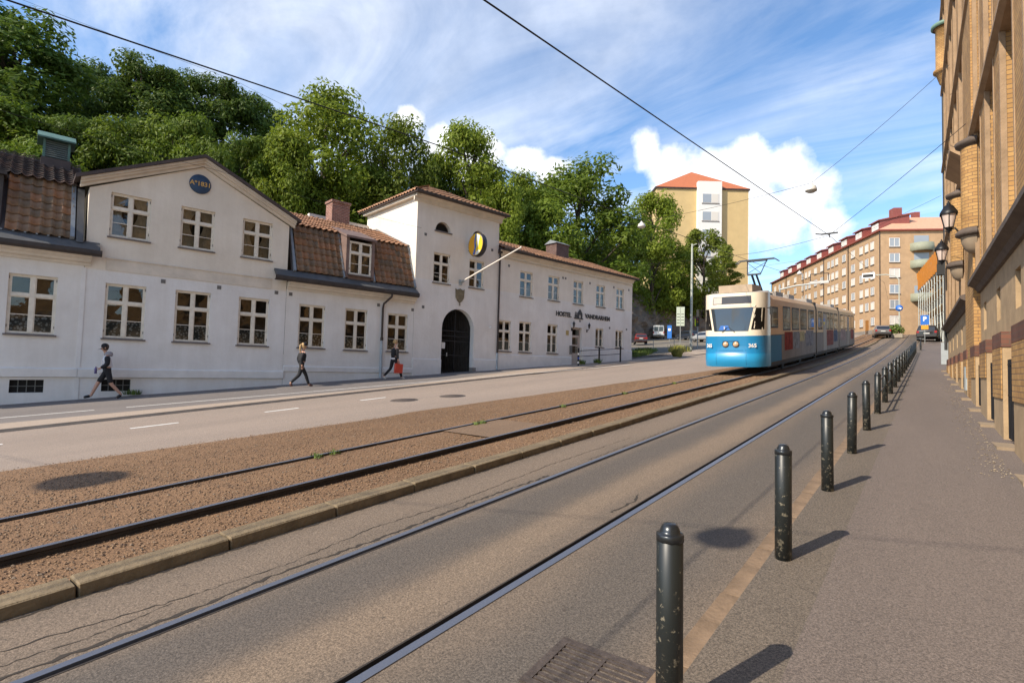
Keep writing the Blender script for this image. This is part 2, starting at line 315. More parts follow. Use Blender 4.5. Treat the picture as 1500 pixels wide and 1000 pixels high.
# left pavement: light kerb band and dark shared path up to the houses
lp=lambda y:min(-15.95,-16.95+.075*y) if y<14 else -15.95-.0*(y-14)
lb=lambda y:min(lp(y),facx(y)+.02) if False else lp(y)
struct(strip('left_kerb_band',lambda y:lp(y) if y<13 else max(-19.,lp(13)-.16*(y-13)),-15.62,.07,-14,62,LIGHTP,nx=2))
struct(strip('shared_path',lambda y:facx(y)-.6,lambda y:lp(y) if y<13 else max(-19.,lp(13)-.16*(y-13)),.07,-14,46,CYC,nx=2))
kf=MB()
kf.grid([[(-15.62,y,G(y)+.07),(-15.60,y,G(y)-.02)] for y in ys(-14,62)])
struct(kf.build('left_kerb_face',mat('kerb_concrete',(.33,.29,.24),.85,var=.2)))
MARK=mat('road_paint',(.68,.66,.62),.7,var=.2,vscale=9)
for k in range(-1,12):
    y0=1.0+2.97*k
    if y0<12: struct(strip('lane_dash',-13.80,-13.68,.004,y0,y0+.95,MARK,st=.5))
for a,b_ in ((1.2,4.3),(5.0,30)):
    struct(strip('path_line',lambda y:-18.36+.128*y-.05,lambda y:-18.36+.128*y+.05,.074,a,b_,MARK))
# gravel track bed
BED=asphalt('track_bed_soil',(.155,.094,.053),(.215,.132,.075),1.0)
struct(strip('track_bed',isl,-5.18,lambda x,y:.045+.012*mnoise.noise(Vector((x*1.3,y*.8,0))) if x>-10.2 else .006,-8,YE,BED,nx=14,st=.8))
GST=[mat('gravel_'+k,c,.9,var=.25,vscale=30) for k,c in (('brown',(.19,.115,.065)),('tan',(.25,.16,.092)),('grey',(.19,.142,.10)),('dark',(.10,.062,.04)))]
b=MB()
for i in range(42000):
    t=random.random()**1.7
    y=-1.5+26*t; x=random.uniform(isl(y)+.12,-5.22)
    if abs(x+6.0)<.06 or abs(x+7.5)<.06: continue
    if random.random()<.35*max(0,(-x-8)/2): continue
    r=random.uniform(.007,.016)*(1+t*.8); z=G(y)+.05; a=random.random()*6.28; c,s_=math.cos(a)*r,math.sin(a)*r; q=random.uniform(.6,1.3)
    i0=len(b.v); b.v+=[(x+c*q,y+s_*q,z),(x-s_,y+c,z+r*.1),(x-c*q,y-s_*q,z),(x+s_,y-c,z-r*.1),(x+random.uniform(-.3,.3)*r,y,z+r*.6)]
    k=random.choice((0,0,0,1,1,2,3))
    for f in ((0,1,4),(1,2,4),(2,3,4),(3,0,4)): b.f.append(tuple(i0+w for w in f)); b.mi.append(k); b.sm.append(False)
stuff(tag(b.build('gravel',GST),'loose brown gravel spread over the tram track bed','gravel'))
# rails
RAILTOP=mat('polished_rail',(.22,.235,.28),.45,.75,var=.15,vscale=1,stretch=(1,.1,1)); RAILD=mat('rusty_rail_side',(.045,.036,.030),.7,.3,var=.4,vscale=4)
def street_rail(label,head,groove,lip):
    t=thing('tram_rail',label,'rail',(head[0],0,G(0)),zb=None)
    for nm,(x0,x1),z,m in (('rail_head',head,.007,RAILTOP),('groove',groove,-.035,DARK),('guard_lip',lip,.003,RAILD)):
        b=MB(); b.grid([[(x0-head[0],y,G(y)-.05),(x0-head[0],y,G(y)+z),(x1-head[0],y,G(y)+z),(x1-head[0],y,G(y)-.05)] for y in ys(-8,YE,2.)])
        b.build(nm,m,t)
street_rail('grooved steel rail flush with the asphalt, beside the stone kerb',(-3.985,-3.925),(-3.925,-3.885),(-3.885,-3.868))
street_rail('grooved steel rail flush with the asphalt, on the bollard side',(-2.497,-2.432),(-2.543,-2.497),(-2.558,-2.543))
def open_rail(x,label,dz):
    t=thing('tram_rail',label,'rail',(x,0,G(0)))
    pr=[(-.06,.0),(-.06,.02),(-.012,.04),(-.012,.10),(-.034,.115),(-.034,.145),(.034,.145),(.034,.115),(.012,.10),(.012,.04),(.06,.02),(.06,.0)]
    for nm,pp,m in (('rail_body',pr,RAILD),('rail_head',[(-.03,.1475),(.03,.1475)],RAILTOP)):
        b=MB(); b.grid([[(p,y,G(y)+dz+q) for p,q in pp] for y in ys(-8,YE,2.)]); b.build(nm,m,t)
open_rail(-6.0,'raised dark steel rail on gravel, the one next to the stone kerb',-.015)
open_rail(-7.5,'raised dark steel rail on gravel, the one next to the left road',-.065)
# stone kerb between gravel bed and tram lane
KST=mat('kerb_stone',(.165,.122,.07),.85,var=.3,vscale=5,bump=.6,bscale=22)
kt=struct(thing('stone_kerb','','kerb')); 
for k_ in ('label','category'): del kt[k_]
def bevbox(sx,sy,sz,bv,name,m,jit=0):
    bm=bmesh.new(); bmesh.ops.create_cube(bm,size=1.); 
    for v in bm.verts: v.co=Vector((v.co.x*sx,v.co.y*sy,v.co.z*sz))
    bmesh.ops.bevel(bm,geom=bm.edges,offset=bv,segments=1,affect='EDGES')
    for v in bm.verts: v.co+=Vector((random.uniform(-jit,jit),random.uniform(-jit,jit),random.uniform(-jit,jit)))
    me=bpy.data.meshes.new(name); bm.to_mesh(me); bm.free(); me.materials.append(m); return me
kms=[bevbox(.24,1.068,.24,.010,'kerb_stone',KST,.004) for _ in range(5)]
y=-5.31
while y<75:
    o=link('kerb_stone',random.choice(kms),kt,(-5.06+random.uniform(-.008,.008),y+.535,G(y+.535)-.022+random.uniform(-.006,.006)))
    o.rotation_euler=(math.atan((G(y+1.07)-G(y))/1.07)+random.uniform(-.006,.006),0,random.uniform(-.006,.006)); y+=1.08
EDG=mat('edging_stone',(.185,.125,.078),.9,var=.4,vscale=4,bump=.4,bscale=30)
et=struct(thing('edging_strip','','kerb'))
for k_ in ('label','category'): del et[k_]
ems=[bevbox(.14,.994,.12,.004,'edging_stone',EDG,.003) for _ in range(4)]
for k in range(-3,70):
    o=link('edging_stone',random.choice(ems),et,(-1.13+random.uniform(-.006,.006),k+.5,G(k+.5)-.047+random.uniform(-.004,.003))); o.rotation_euler=(math.atan(G(k+1)-G(k)),0,random.uniform(-.006,.006))
# cracks beside the rail: ragged open joints
CRK=mat('crack_void',(.035,.028,.022),.95)
def crack(pts,w,seed):
    rnd=random.Random(seed); b=MB(); rows=[]
    for (x0,y0),(x1,y1) in zip(pts,pts[1:]):
        n=max(2,int(math.hypot(x1-x0,y1-y0)/.045))
        for i in range(n):
            t=i/n; x=x0+(x1-x0)*t+rnd.uniform(-.018,.018); y=y0+(y1-y0)*t; ww=w*rnd.uniform(.15,1.)
            rows.append([(x-ww,y,G(y)+.003),(x+ww*rnd.uniform(.3,1),y,G(y)+.003)])
    b.grid(rows); struct(b.build('asphalt_crack',CRK))
crack([(-4.08,.3),(-4.04,1.5),(-4.10,2.2),(-4.05,3.4),(-4.09,4.6),(-4.03,6.)],.028,1)
crack([(-4.5,.2),(-4.42,.9),(-4.28,1.6),(-4.22,2.4),(-4.33,3.3),(-4.25,4.4),(-4.36,6.5),(-4.3,9)],.009,2)
crack([(-4.25,.5),(-4.2,1.1),(-4.28,1.6)],.006,3); crack([(-4.06,7),(-4.05,9),(-4.08,12)],.012,4)
crack([(-4.9,.4),(-4.9,8),(-4.9,30)],.02,5)
crack([(-2.66,5.1),(-2.62,5.6),(-2.72,5.9)],.022,6)
for k,(a,b_) in enumerate(((-.66,.2),(-.62,5.),(-.65,11),(-.63,18))): crack([(a,b_),(a+.03,b_+3.),(a-.02,b_+5.6)],.004,10+k)
# bollards
BOL=mat('black_bollard_paint',(.014,.017,.016),.38,.0,var=.3,vscale=8,bump=.25,bscale=60)
def chipped(name,base,chip,amt):
    m=mat(name,base,.4); t=m.node_tree; b=t.nodes['Principled BSDF']; lk=t.links.new
    tcn=t.nodes.new('ShaderNodeTexCoord'); n=t.nodes.new('ShaderNodeTexNoise'); n.inputs['Scale'].default_value=26.; n.inputs['Detail'].default_value=6.; n.inputs['Roughness'].default_value=.7; lk(tcn.outputs['Object'],n.inputs['Vector'])
    sp=t.nodes.new('ShaderNodeSeparateXYZ'); lk(tcn.outputs['Object'],sp.inputs[0])
    ma=t.nodes.new('ShaderNodeMath'); ma.operation='MULTIPLY_ADD'; lk(sp.outputs[2],ma.inputs[0]); ma.inputs[1].default_value=-.13; lk(n.outputs[0],ma.inputs[2])
    r=t.nodes.new('ShaderNodeValToRGB'); r.color_ramp.elements[0].position=amt; r.color_ramp.elements[1].position=amt+.05; r.color_ramp.elements[0].color=(*base,1); r.color_ramp.elements[1].color=(*chip,1); lk(ma.outputs[0],r.inputs[0]); lk(r.outputs[0],b.inputs['Base Color']); return m
BOL=chipped('chipped_black_paint',(.013,.016,.016),(.17,.15,.11),.53); CAPM=mat('bollard_cap_steel',(.05,.055,.06),.3,.7)
pb=MB(); pb.lathe([(.0,-.1),(.064,-.1),(.063,.844),(.060,.846)],n=20); pme=pb.mesh('post',BOL)
cb=MB(); cb.lathe([(.060,.844),(.067,.846),(.068,.874),(.064,.880),(.050,.881),(.049,.895),(.040,.915),(.026,.926),(.014,.9265),(.0,.930)],n=10); cme=cb.mesh('cap',CAPM)
bys=[2.55,4.86,7.21,9.6,11.98,14.5,16.9,19.3,21.6,24.,26.4,28.8,31.2,33.6,36.,38.4,40.8,43.2,45.6,48.,50.4]
ORD='first second third fourth fifth sixth seventh eighth ninth tenth eleventh twelfth thirteenth fourteenth fifteenth sixteenth seventeenth eighteenth nineteenth twentieth twenty-first'.split()
for i,y in enumerate(bys):
    t=thing('bollard','black chipped bollard standing beside the iron storm drain' if i==0 else 'black bollard at the pavement edge, %s in the row counted from the storm drain'%ORD[i],'bollard',(-1.0 if i==0 else -.965,y,G(y)+.016),group='bollards along the kerb')
    t.rotation_euler=(random.uniform(-.012,.012),random.uniform(-.015,.015),random.random()*6)
    link('post',pme,t); link('cap',cme,t)
for i in range(5,len(bys)-1):
    y0,y1=bys[i],bys[i+1]; t=thing('guard_rail','black two-bar guard rail between the %s and %s bollards from the storm drain'%(ORD[i],ORD[i+1]),'railing',(-.965,y0,G(y0)),group='guard rails between the bollards')
    for z in (.42,.72): b=MB(); b.tube([(0,.06,z),(0,y1-y0-.06,G(y1)-G(y0)+z)],.02,6); b.build('bar',BOL,t)
# storm drain, manholes
gt=thing('storm_drain','cast iron slotted storm drain grate in the asphalt beside the first bollard','drain',(-1.47,2.62,G(2.62)))
gt.scale=(.85,.85,1); gt.rotation_euler=(math.atan(.0701),0,RAD(3))
IRN=mat('cast_iron',(.11,.085,.07),.6,.5,var=.35,vscale=20,bump=.3)
b=MB(); 
for a in ((-.36,.36,-.29,-.23),(-.36,.36,.23,.29),(-.36,-.30,-.23,.23),(.30,.36,-.23,.23)): b.box(a[0],a[1],a[2],a[3],-.03,.010)
b.build('frame',IRN,gt)
for k in range(9): b=MB(); b.box(-.30,.30,-.215+k*.052,-.215+k*.052+.026,-.03,.007); b.build('slat',IRN,gt)
b=MB(); b.box(-.31,.31,-.24,.24,-.2,-.028); b.build('shaft',DARK,gt)
b=MB(); b.box(-.01,.012,-.23,.23,-.03,.0085); b.build('cross_bar',IRN,gt)
for x,y,lb_ in ((-12.6,10.67,'round iron manhole cover in the left road, farther from the gate'),(-12.1,12.24,'round iron manhole cover in the left road, nearer the gate')):
    t=thing('manhole_cover',lb_,'manhole',(x,y,G(y)+.002)); t.rotation_euler=(math.atan(.07),0,0)
    b=MB(); b.lathe([(0,.006),(.33,.006),(.34,-.01)],n=24); b.build('lid',IRN,t); b=MB(); b.lathe([(.345,.004),(.42,.004),(.43,-.01)],n=24); b.build('ring',mat('manhole_ring',(.09,.075,.065),.7,.3),t)

# dry leaf litter along the foot of the brick wall
b=MB(); rl_=random.Random(9)
for i in range(420):
    y=9+rl_.random()**1.3*14; x=1.13-.0225*(y-11)-.38-abs(rl_.gauss(0,.16)); a=rl_.random()*6.28; r=rl_.uniform(.008,.024); c_,s_=math.cos(a)*r,math.sin(a)*r; z=G(y)+.024
    b.face((x+c_,y+s_,z),(x-s_*.5,y+c_*.5,z+.008),(x-c_,y-s_,z+.002),(x+s_*.5,y-c_*.5,z+.006))
stuff(tag(b.build('leaf_litter',mat('dry_leaves',(.45,.36,.24),.9,var=.4,vscale=30)),'scattered pale dry leaves along the foot of the brick wall','leaves'))

struct(strip('track_crossing_patch',-7.44,-6.07,.068,7.3,9.0,asphalt('crossing_asphalt',(.165,.112,.074),(.205,.14,.092),.6),nx=2,st=.4))
# ---------------------------------------------------------------- white houses along the left pavement (local x = along facade, y = inward, z = world height)
OFF={}
def house(name,label,s,zb):
    t=thing(name,label,'building',tuple(FA+FU*s+Vector((0,0,zb))),RAD(90-8.664)); OFF[t.name]=(-s,0,-zb); return t
def hp(b,name,m,t): return b.build(name,m,t,OFF.get(t.name))
def wall(b,x0,x1,z0,z1,ops,y=0.,rev=.22,arch=()):
    """wall plane with openings and reveals; arch openings get a round head"""
    xs=sorted({x0,x1}|{v for o in ops for v in o[:2]}); zs=sorted({z0,z1}|{v for o in ops for v in o[2:4]})
    for i in range(len(xs)-1):
        for j in range(len(zs)-1):
            cx,cz=(xs[i]+xs[i+1])/2,(zs[j]+zs[j+1])/2
            if any(o[0]<cx<o[1] and o[2]<cz<o[3] for o in ops): continue
            b.face((xs[i],y,zs[j]),(xs[i+1],y,zs[j]),(xs[i+1],y,zs[j+1]),(xs[i],y,zs[j+1]))
    for n,o in enumerate(ops):
        a,c,d,e=o[:4]
        if len(o)>4 and o[4]:                         # arch: spring height o[4]
            zs_=o[4]; K=14; pts=[((a+c)/2-(c-a)/2*math.cos(math.pi*k/K),zs_+(e-zs_)*math.sin(math.pi*k/K)) for k in range(K+1)]
            for (p,q),(p2,q2) in zip(pts,pts[1:]):
                b.face((p,y,q),(p2,y,q2),(p2,y,e),(p,y,e)) if True else None
                b.face((p,y,q),(p,y+rev,q),(p2,y+rev,q2),(p2,y,q2))
            top=zs_
        else:
            top=e; b.face((a,y,e),(a,y+rev,e),(c,y+rev,e),(c,y,e))
        b.face((a,y,d),(a,y+rev,d),(a,y+rev,top),(a,y,top)); b.face((c,y,d),(c,y,top),(c,y+rev,top),(c,y+rev,d)); b.face((a,y,d),(c,y,d),(c,y+rev,d),(a,y+rev,d))
def lace_mat():
    m=bpy.data.materials.new('lace_print'); m.use_nodes=True; t=m.node_tree; b=t.nodes['Principled BSDF']; lk=t.links.new
    tcn=t.nodes.new('ShaderNodeTexCoord'); v=t.nodes.new('ShaderNodeTexVoronoi'); v.inputs['Scale'].default_value=11.; lk(tcn.outputs['Object'],v.inputs['Vector'])
    r=t.nodes.new('ShaderNodeValToRGB'); r.color_ramp.elements[0].position=.30; r.color_ramp.elements[1].position=.45; r.color_ramp.elements[0].color=(.42,.46,.5,1); r.color_ramp.elements[1].color=(.075,.09,.10,1); lk(v.outputs['Distance'],r.inputs[0]); lk(r.outputs[0],b.inputs['Base Color']); b.inputs['Roughness'].default_value=.8; return m
LACEM=lace_mat()
def window(t,x0,x1,z0,z1,kind='cross',lace=False,curt=False,blue=False,y=0.,label=None,paint=None):
    """casement window; frame mesh is the window, panes, sill, bars and curtains hang under it"""
    b=MB(); fw=.055; yf=y+.075; d=.06; xm=(x0+x1)/2; fm=paint or FRAME
    b.box(x0,x0+fw,yf,yf+d,z0,z1); b.box(x1-fw,x1,yf,yf+d,z0,z1); b.box(x0+fw,x1-fw,yf,yf+d,z0,z0+fw); b.box(x0+fw,x1-fw,yf,yf+d,z1-fw,z1)
    b.box(xm-.05,xm+.05,yf-.012,yf+d,z0+fw,z1-fw)
    H=z1-z0; zt=z1-.345*H if kind!='tall' else None
    if zt: b.box(x0+fw,xm-.05,yf-.016,yf+d-.004,zt-.045,zt+.045); b.box(xm+.05,x1-fw,yf-.016,yf+d-.004,zt-.045,zt+.045)
    for k in (0,1):                                     # casement stiles
        a,c=((x0+fw,xm-.05),(xm+.05,x1-fw))[k]
        for lo,hi in (((zt+.045,z1-fw),(z0+fw,zt-.045)) if zt else ((z0+fw,z1-fw),)):
            e=.03; yy=yf+.012
            b.box(a,a+e,yy,yy+.035,lo,hi); b.box(c-e,c,yy,yy+.035,lo,hi); b.box(a+e,c-e,yy,yy+.035,lo,lo+e); b.box(a+e,c-e,yy,yy+.035,hi-e,hi)
    w=hp(b,'window',fm,t)
    if label: w['label']=label
    for k in (0,1):
        a,c=((x0+fw+.03,xm-.08),(xm+.08,x1-fw-.03))[k]
        cells=[]
        if zt: cells.append((zt+.075,z1-fw-.03))
        lo,hi=z0+fw+.03,(zt-.075 if zt else z1-fw-.03); mid=(lo+hi)/2
        if kind=='tall': mid=lo+(hi-lo)*.45
        cells+=[(lo,mid-.011),(mid+.011,hi)]
        g=MB(); g.box(a,c,yf+.014,yf+.046,mid-.011,mid+.011); g.build('glazing_bar',fm,w)
        for i,(p,q) in enumerate(cells):
            g=MB(); yy=yf+.028+random.uniform(-.002,.002); g.face((a,yy+random.uniform(-.003,.003),p),(c,yy,p),(c,yy+random.uniform(-.003,.003),q),(a,yy,q)); g.build('pane',GLASS,w)
        if lace: g=MB(); g.face((a,yf+.05,lo),(c,yf+.05,lo),(c,yf+.05,mid-.0),(a,yf+.05,mid)); g.build('lace_panel',LACEM,w)
        if blue: g=MB(); g.face((a,yf+.05,lo),(c,yf+.05,lo),(c,yf+.05,mid),(a,yf+.05,mid)); g.build('privacy_film',mat('blue_film',(.13,.22,.27),.6),w)
    if curt:
        for k in (0,1):
            g=MB(); rows=[]
            for j in range(9):
                tt=j/8; z=z1-.05-(H-.15)*tt; wd=(.42-.20*math.sin(math.pi*min(1,tt*1.25)) +.02)*(x1-x0)
                row=[]
                for i in range(9):
                    q=i/8; xx=(x0+.06+wd*q) if k==0 else (x1-.06-wd*q); row.append((xx,y+.24+.025*math.sin(q*19),z))
                rows.append(row)
            g.smooth=True; g.grid(rows); g.build('curtain',CURT,w)
    g=MB(); g.prism([(-.07,-.012),(.10,.03),(.10,-.05),(-.07,-.05)],lambda p,q,s_:(s_,y+p,z0+q-.002),x0-.05,x1+.05); g.build('sill',SILL,w)
    g=MB(); g.face((x0-.3,y+.8,z0-.3),(x1+.3,y+.8,z0-.3),(x1+.3,y+.8,z1+.3),(x0-.3,y+.8,z1+.3)); g.build('room',INT,w)
    g=MB()                                               # hinges
    for z in (z0+.2,z1-.16): g.box(x0+.012,x0+.03,yf-.012,yf+.0,z,z+.09); g.box(x1-.03,x1-.012,yf-.012,yf,z,z+.09)
    g.build('hinges',SILL,w)
    return w
TILE=[mat('pantile_'+k,c,.75,var=.3,vscale=2.5,bump=.2,bscale=30) for k,c in (('a',(.25,.155,.095)),('b',(.30,.16,.09)),('c',(.23,.15,.10)),('d',(.18,.13,.09)))]
TILED=[mat('old_pantile_'+k,c,.85,var=.35,vscale=3) for k,c in (('a',(.075,.05,.042)),('b',(.10,.062,.048)),('c',(.06,.045,.04)))]
TILEO=[mat('orange_pantile_'+k,c,.75,var=.25,vscale=3) for k,c in (('a',(.36,.185,.10)),('b',(.40,.21,.115)),('c',(.30,.16,.09)))]
def pantile(w,l,th=.035,h=.075):
    """S-shaped clay tile lying in the xy plane, lower edge at y=0"""
    pr=[(0,h*.75),(.10,h),(.25,h*.55),(.45,.0),(.7,.0),(.9,h*.45),(1.06,h*.8)]
    v=[];f=[];n=len(pr)
    for y,dz in ((0,0.012),(l*1.12,-.045)):
        for p,q in pr: v.append((p*w,y,q+dz+.035))
    for p,q in pr: v.append((p*w,0,q+.047-th))
    for i in range(n-1): f.append((i,i+1,n+i+1,n+i)); f.append((2*n+i,2*n+i+1,i+1,i))
    return v,f
def tiles(t,org,du,dv,ncol,nrow,mats,w,l,joined=False,name='tile',skip=None,parent_part=None,trim=None):
    """rows of pantiles on a slope: org lower-left corner, du along eave, dv up the slope (unit vectors)"""
    v,f=pantile(w,l); du,dv=Vector(du),Vector(dv); dn=du.cross(dv)
    R_=Matrix((du,dv,dn)).transposed()
    if not joined:
        mes=[]
        for m in mats:
            me=bpy.data.meshes.new('tile'); me.from_pydata([tuple(R_@Vector(p)) for p in v],[],f); me.materials.append(m)
            for p in me.polygons: p.use_smooth=True
            mes.append(me)
    b=MB(); b.smooth=True
    off=Vector(OFF.get(t.name,(0,0,0)))
    for j in range(nrow):
        for i in range(ncol):
            if skip and skip(i,j): continue
            o=Vector(org)+du*(i*w+random.uniform(-.005,.005))+dv*(j*l+random.uniform(-.008,.008))+dn*(random.uniform(0,.010)+.004)
            k=random.randrange(len(mats))
            if joined:
                i0=len(b.v); b.v+=[tuple(R_@Vector(p)+o) for p in v]
                for q in f: b.f.append(tuple(i0+x for x in q)); b.mi.append(k); b.sm.append(True)
            else:
                q=link(name,mes[k],t,tuple(o+off)); q.rotation_euler=(random.uniform(-.012,.012),random.uniform(-.012,.012),0)
    if joined: stuff(b.build(name,mats,t,OFF.get(t.name)))
def slope(b,x0,x1,y0,z0,y1,z1,th=.05):
    b.prism([(y0,z0),(y1,z1),(y1,z1-th),(y0,z0-th)],lambda p,q,s_:(s_,p,q),x0,x1)
def unit(y0,z0,y1,z1): v=Vector((0,y1-y0,z1-z0)); return v.normalized(),v.length
PL1=plaster('plaster_mansard',(.82,.79,.75),(.82,.795,.765),1.0); PL2=plaster('plaster_gable',(.82,.74,.63),(.82,.795,.765),4.70); PL3=plaster('plaster_tower',(.83,.76,.67),(.82,.785,.745),6.1)
PLB=mat('plinth_plaster',(.75,.72,.685),.9,var=.1,vscale=1.5,bump=.15,bscale=12)
YS=lambda p,q,s_:(s_,p,q)
def cornice(t,x0,x1,z):            # moulded cornice under an eave, z = wall top
    b=MB(); b.prism([(.02,z-.02),(-.05,z-.02),(-.06,z+.06),(-.16,z+.10),(-.18,z+.17),(-.30,z+.24),(-.33,z+.30),(.02,z+.30)],YS,x0,x1); hp(b,'cornice',CORN,t)
def gutter(t,x0,x1,z,y=-.33):
    b=MB(); b.prism([(y+.02,z-.02),(y-.10,z-.02),(y-.15,z+.05),(y-.15,z+.17),(y-.11,z+.17),(y-.08,z+.02),(y+.02,z+.02)],YS,x0,x1); hp(b,'gutter',ZINCD,t)
def base_band(t,x0,x1,z0,z1,zb0,zb1,y=-.07):   # projecting moulding above the basement wall and the basement face
    b=MB(); b.prism([(0.0,z0),(y,z0+.02),(y-.01,z1-.03),(y+.035,z1),(0.,z1)],YS,x0,x1); hp(b,'plinth_band',PLB,t)
def vents(t,pts):
    for x,z in pts: b=MB(); b.box(x-.07,x+.07,-.012,.02,z-.07,z+.07); hp(b,'wall_vent',mat('vent_metal',(.16,.15,.14),.6,.2),t)
# --- A: mansard house
A_=house('mansard_house','long white mansard house with a rooftop louvred vent beside the gabled house',-9.5,G(1.5)+.1)
b=MB(); wops=[(-8.33,-7.19,2.45,4.30),(-10.4,-9.26,2.45,4.30),(-12.5,-11.36,2.45,4.30),(-8.15,-7.36,.64,1.04)]
wall(b,-14,-6.56,-.6,4.80,wops); wall_o=hp(b,'wall',PL1,A_)
for o in wops[:3]: window(A_,*o,lace=True)
base_band(A_,-14,-6.57,1.12,1.42,0,0)
def bwin(t,x0,x1,z0,z1):
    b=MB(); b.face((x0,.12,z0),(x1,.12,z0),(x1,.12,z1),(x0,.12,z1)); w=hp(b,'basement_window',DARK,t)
    g=MB()
    for k in (1,2,3): g.box(x0+(x1-x0)*k/4-.012,x0+(x1-x0)*k/4+.012,.08,.10,z0,z1)
    g.box(x0,x1,.082,.098,(z0+z1)/2-.012,(z0+z1)/2+.012); g.build('grille',mat('grille_grey',(.13,.13,.12),.6),w)
bwin(A_,*wops[3]); cornice(A_,-14,-6.4,4.80); gutter(A_,-14,-6.15,5.10)
b=MB(); b.prism([(-.48,5.24),(-.05,5.58),(-.05,5.5),(-.40,5.14)],YS,-14,-6.2); hp(b,'eave_apron',ZINC,A_)
b=MB()
for k in range(28): b.box(-14+k*.27,-14+k*.27+.05,-.10,-.02,5.575,5.615)
hp(b,'snow_clips',LEAD,A_)
b=MB(); slope(b,-14,-6.62,-.04,5.58,.75,7.5,.1); slope(b,-14,-6.62,.70,7.46,4.0,9.05,.1); slope(b,-14,-6.62,8.,7.3,4.0,9.05,.1); b.box(-14,-6.62,7.9,8.,0,7.3); hp(b,'roof',BROWNROOF,A_)
dv,ln=unit(-.04,5.58,.75,7.5); tiles(A_,(-8.50,-.04,5.60),(1,0,0),dv,6,7,TILE,.262,.292)
tiles(A_,(-12.3,-.04,5.60),(1,0,0),dv,9,7,TILE,.262,.292)
dv2,_=unit(.70,7.46,4.,9.05); tiles(A_,(-14,.55,7.46),(1,0,0),dv2,28,12,TILED,.262,.31,True,'upper_tiles')
b=MB(); b.box(-6.96,-6.86,-.10,-.02,5.6,5.7); b.prism([(-.10,5.58),(.70,7.46),(.70,7.60),(-.16,5.66)],YS,-6.97,-6.86); hp(b,'verge_flashing',LEAD,A_)
b=MB(); b.prism([(-.2,5.5),(.5,7.4),(.9,7.4),(.9,5.5)],YS,-6.82,-6.64); hp(b,'zinc_cheek',ZINC,A_)
b=MB(); b.prism([(.0,5.7),(.0,7.25),(1.2,7.6),(1.2,5.7)],YS,-9.7,-8.60); b.box(-9.8,-8.53,-.12,1.3,7.26,7.36); d_=hp(b,'dormer',ZINCD,A_)
# louvred ventilator on the roof
VG=mat('green_copper',(.09,.17,.14),.6,.2,var=.3); VL=mat('louvre_grey',(.17,.19,.18),.6)
b=MB(); b.box(-7.78,-6.96,2.7,3.5,8.3,8.85); vb=hp(b,'ventilator',BROWNROOF,A_)
g=MB(); 
for x in (-7.74,-7.06): g.box(x,x+.07,2.74,2.81,8.85,9.55); g.box(x,x+.07,3.4,3.46,8.85,9.55)
g.box(-7.73,-6.99,2.85,3.4,8.85,9.5); g.build('housing',VG,vb)
for k in range(8): g=MB(); z=8.9+k*.075; g.prism([(2.74,z),(2.80,z+.05),(2.80,z+.06),(2.74,z+.012)],YS,-7.67,-7.06); g.build('louvre',VL,vb)
g=MB(); g.prism([(2.55,9.55),(3.1,9.86),(3.65,9.55),(3.65,9.5),(2.55,9.5)],YS,-7.9,-6.85); g.build('cap',VG,vb)
# --- B: gabled house
B_=house('gabled_house','white gabled house with a round blue dated plaque under the roof',-3.3,G(8)+.1)
bops=[(-5.97,-4.84,5.88,7.39),(-3.92,-2.81,5.87,7.38),(-1.83,-.71,5.86,7.37),(-5.97,-4.83,2.44,4.29),(-3.95,-2.81,2.43,4.30),(-1.83,-.70,2.41,4.28),(-5.92,-5.12,.66,1.06)]
b=MB(); wall(b,-6.55,-.06,-.3,7.40,bops)
b.face((-6.55,0,7.40),(-.06,0,7.40),(-3.30,0,8.98)); b.face((-6.55,0,4.8),(-6.55,0,7.4),(-6.55,7.6,7.4),(-6.55,7.6,4.8)); b.face((-.06,0,4.8),(-.06,7.6,4.8),(-.06,7.6,7.4),(-.06,0,7.4)); hp(b,'wall',PL2,B_)
for o in bops[:3]: window(B_,*o,curt=True)
for o in bops[3:6]: window(B_,*o,lace=True)
bwin(B_,*bops[6]); base_band(B_,-6.56,-.05,1.11,1.42,0,0)
b=MB(); b.box(-6.0,-.68,-.018,.01,4.72,5.10); b.prism([(0,5.10),(-.04,5.10),(-.05,5.14),(0,5.16)],YS,-6.02,-.66); hp(b,'string_course',CORN,B_)
b=MB(); b.box(-6.62,-6.50,-.022,.01,-.3,4.72); hp(b,'corner_strip',PLB,B_)
vents(B_,[(-4.35,4.55),(-2.55,4.55),(-.45,4.6)])
def rake(b,x0,z0,x1,z1,y0,y1,t0,t1):
    b.prism([(x0,z0+t0),(x1,z1+t0),(x1,z1+t1),(x0,z0+t1)],lambda p,q,s_:(p,s_,q),y0,y1)
b=MB()
for (x0,z0,x1,z1) in ((-6.80,7.38,-3.30,9.02),(.14,7.38,-3.30,9.02)):
    rake(b,x0,z0,x1,z1,-.10,.03,-.03,.08); rake(b,x0,z0,x1,z1,-.20,.03,.08,.16); rake(b,x0,z0,x1,z1,-.28,.03,.16,.24)
hp(b,'gable_cornice',CORN,B_)
b=MB()
for (x0,z0,x1,z1) in ((-6.95,7.31,-3.30,9.02),(.30,7.31,-3.30,9.02)): rake(b,x0,z0,x1,z1,-.36,7.9,.245,.36)
hp(b,'roof',BROWNROOF,B_)
b=MB(); b.lathe([(0,0),(.33,0),(.36,.03),(.36,.06)],cx=-3.37,cy=-.062,cz=8.31,n=28,axis='y'); PLQ=hp(b,'plaque',mat('plaque_blue',(.022,.055,.115),.5,var=.2,vscale=6),B_); PLQ['label']='round blue plaque lettered A1831'
def lettering(txt,size,x,y,z,m,parent,name='lettering',bold=0.):
    me=textmesh(txt,size,bold=bold); xf(me,Matrix.Translation((x,y,z))@Matrix.Rotation(RAD(90),4,'X')); me.materials.append(m); return link(name,me,parent)
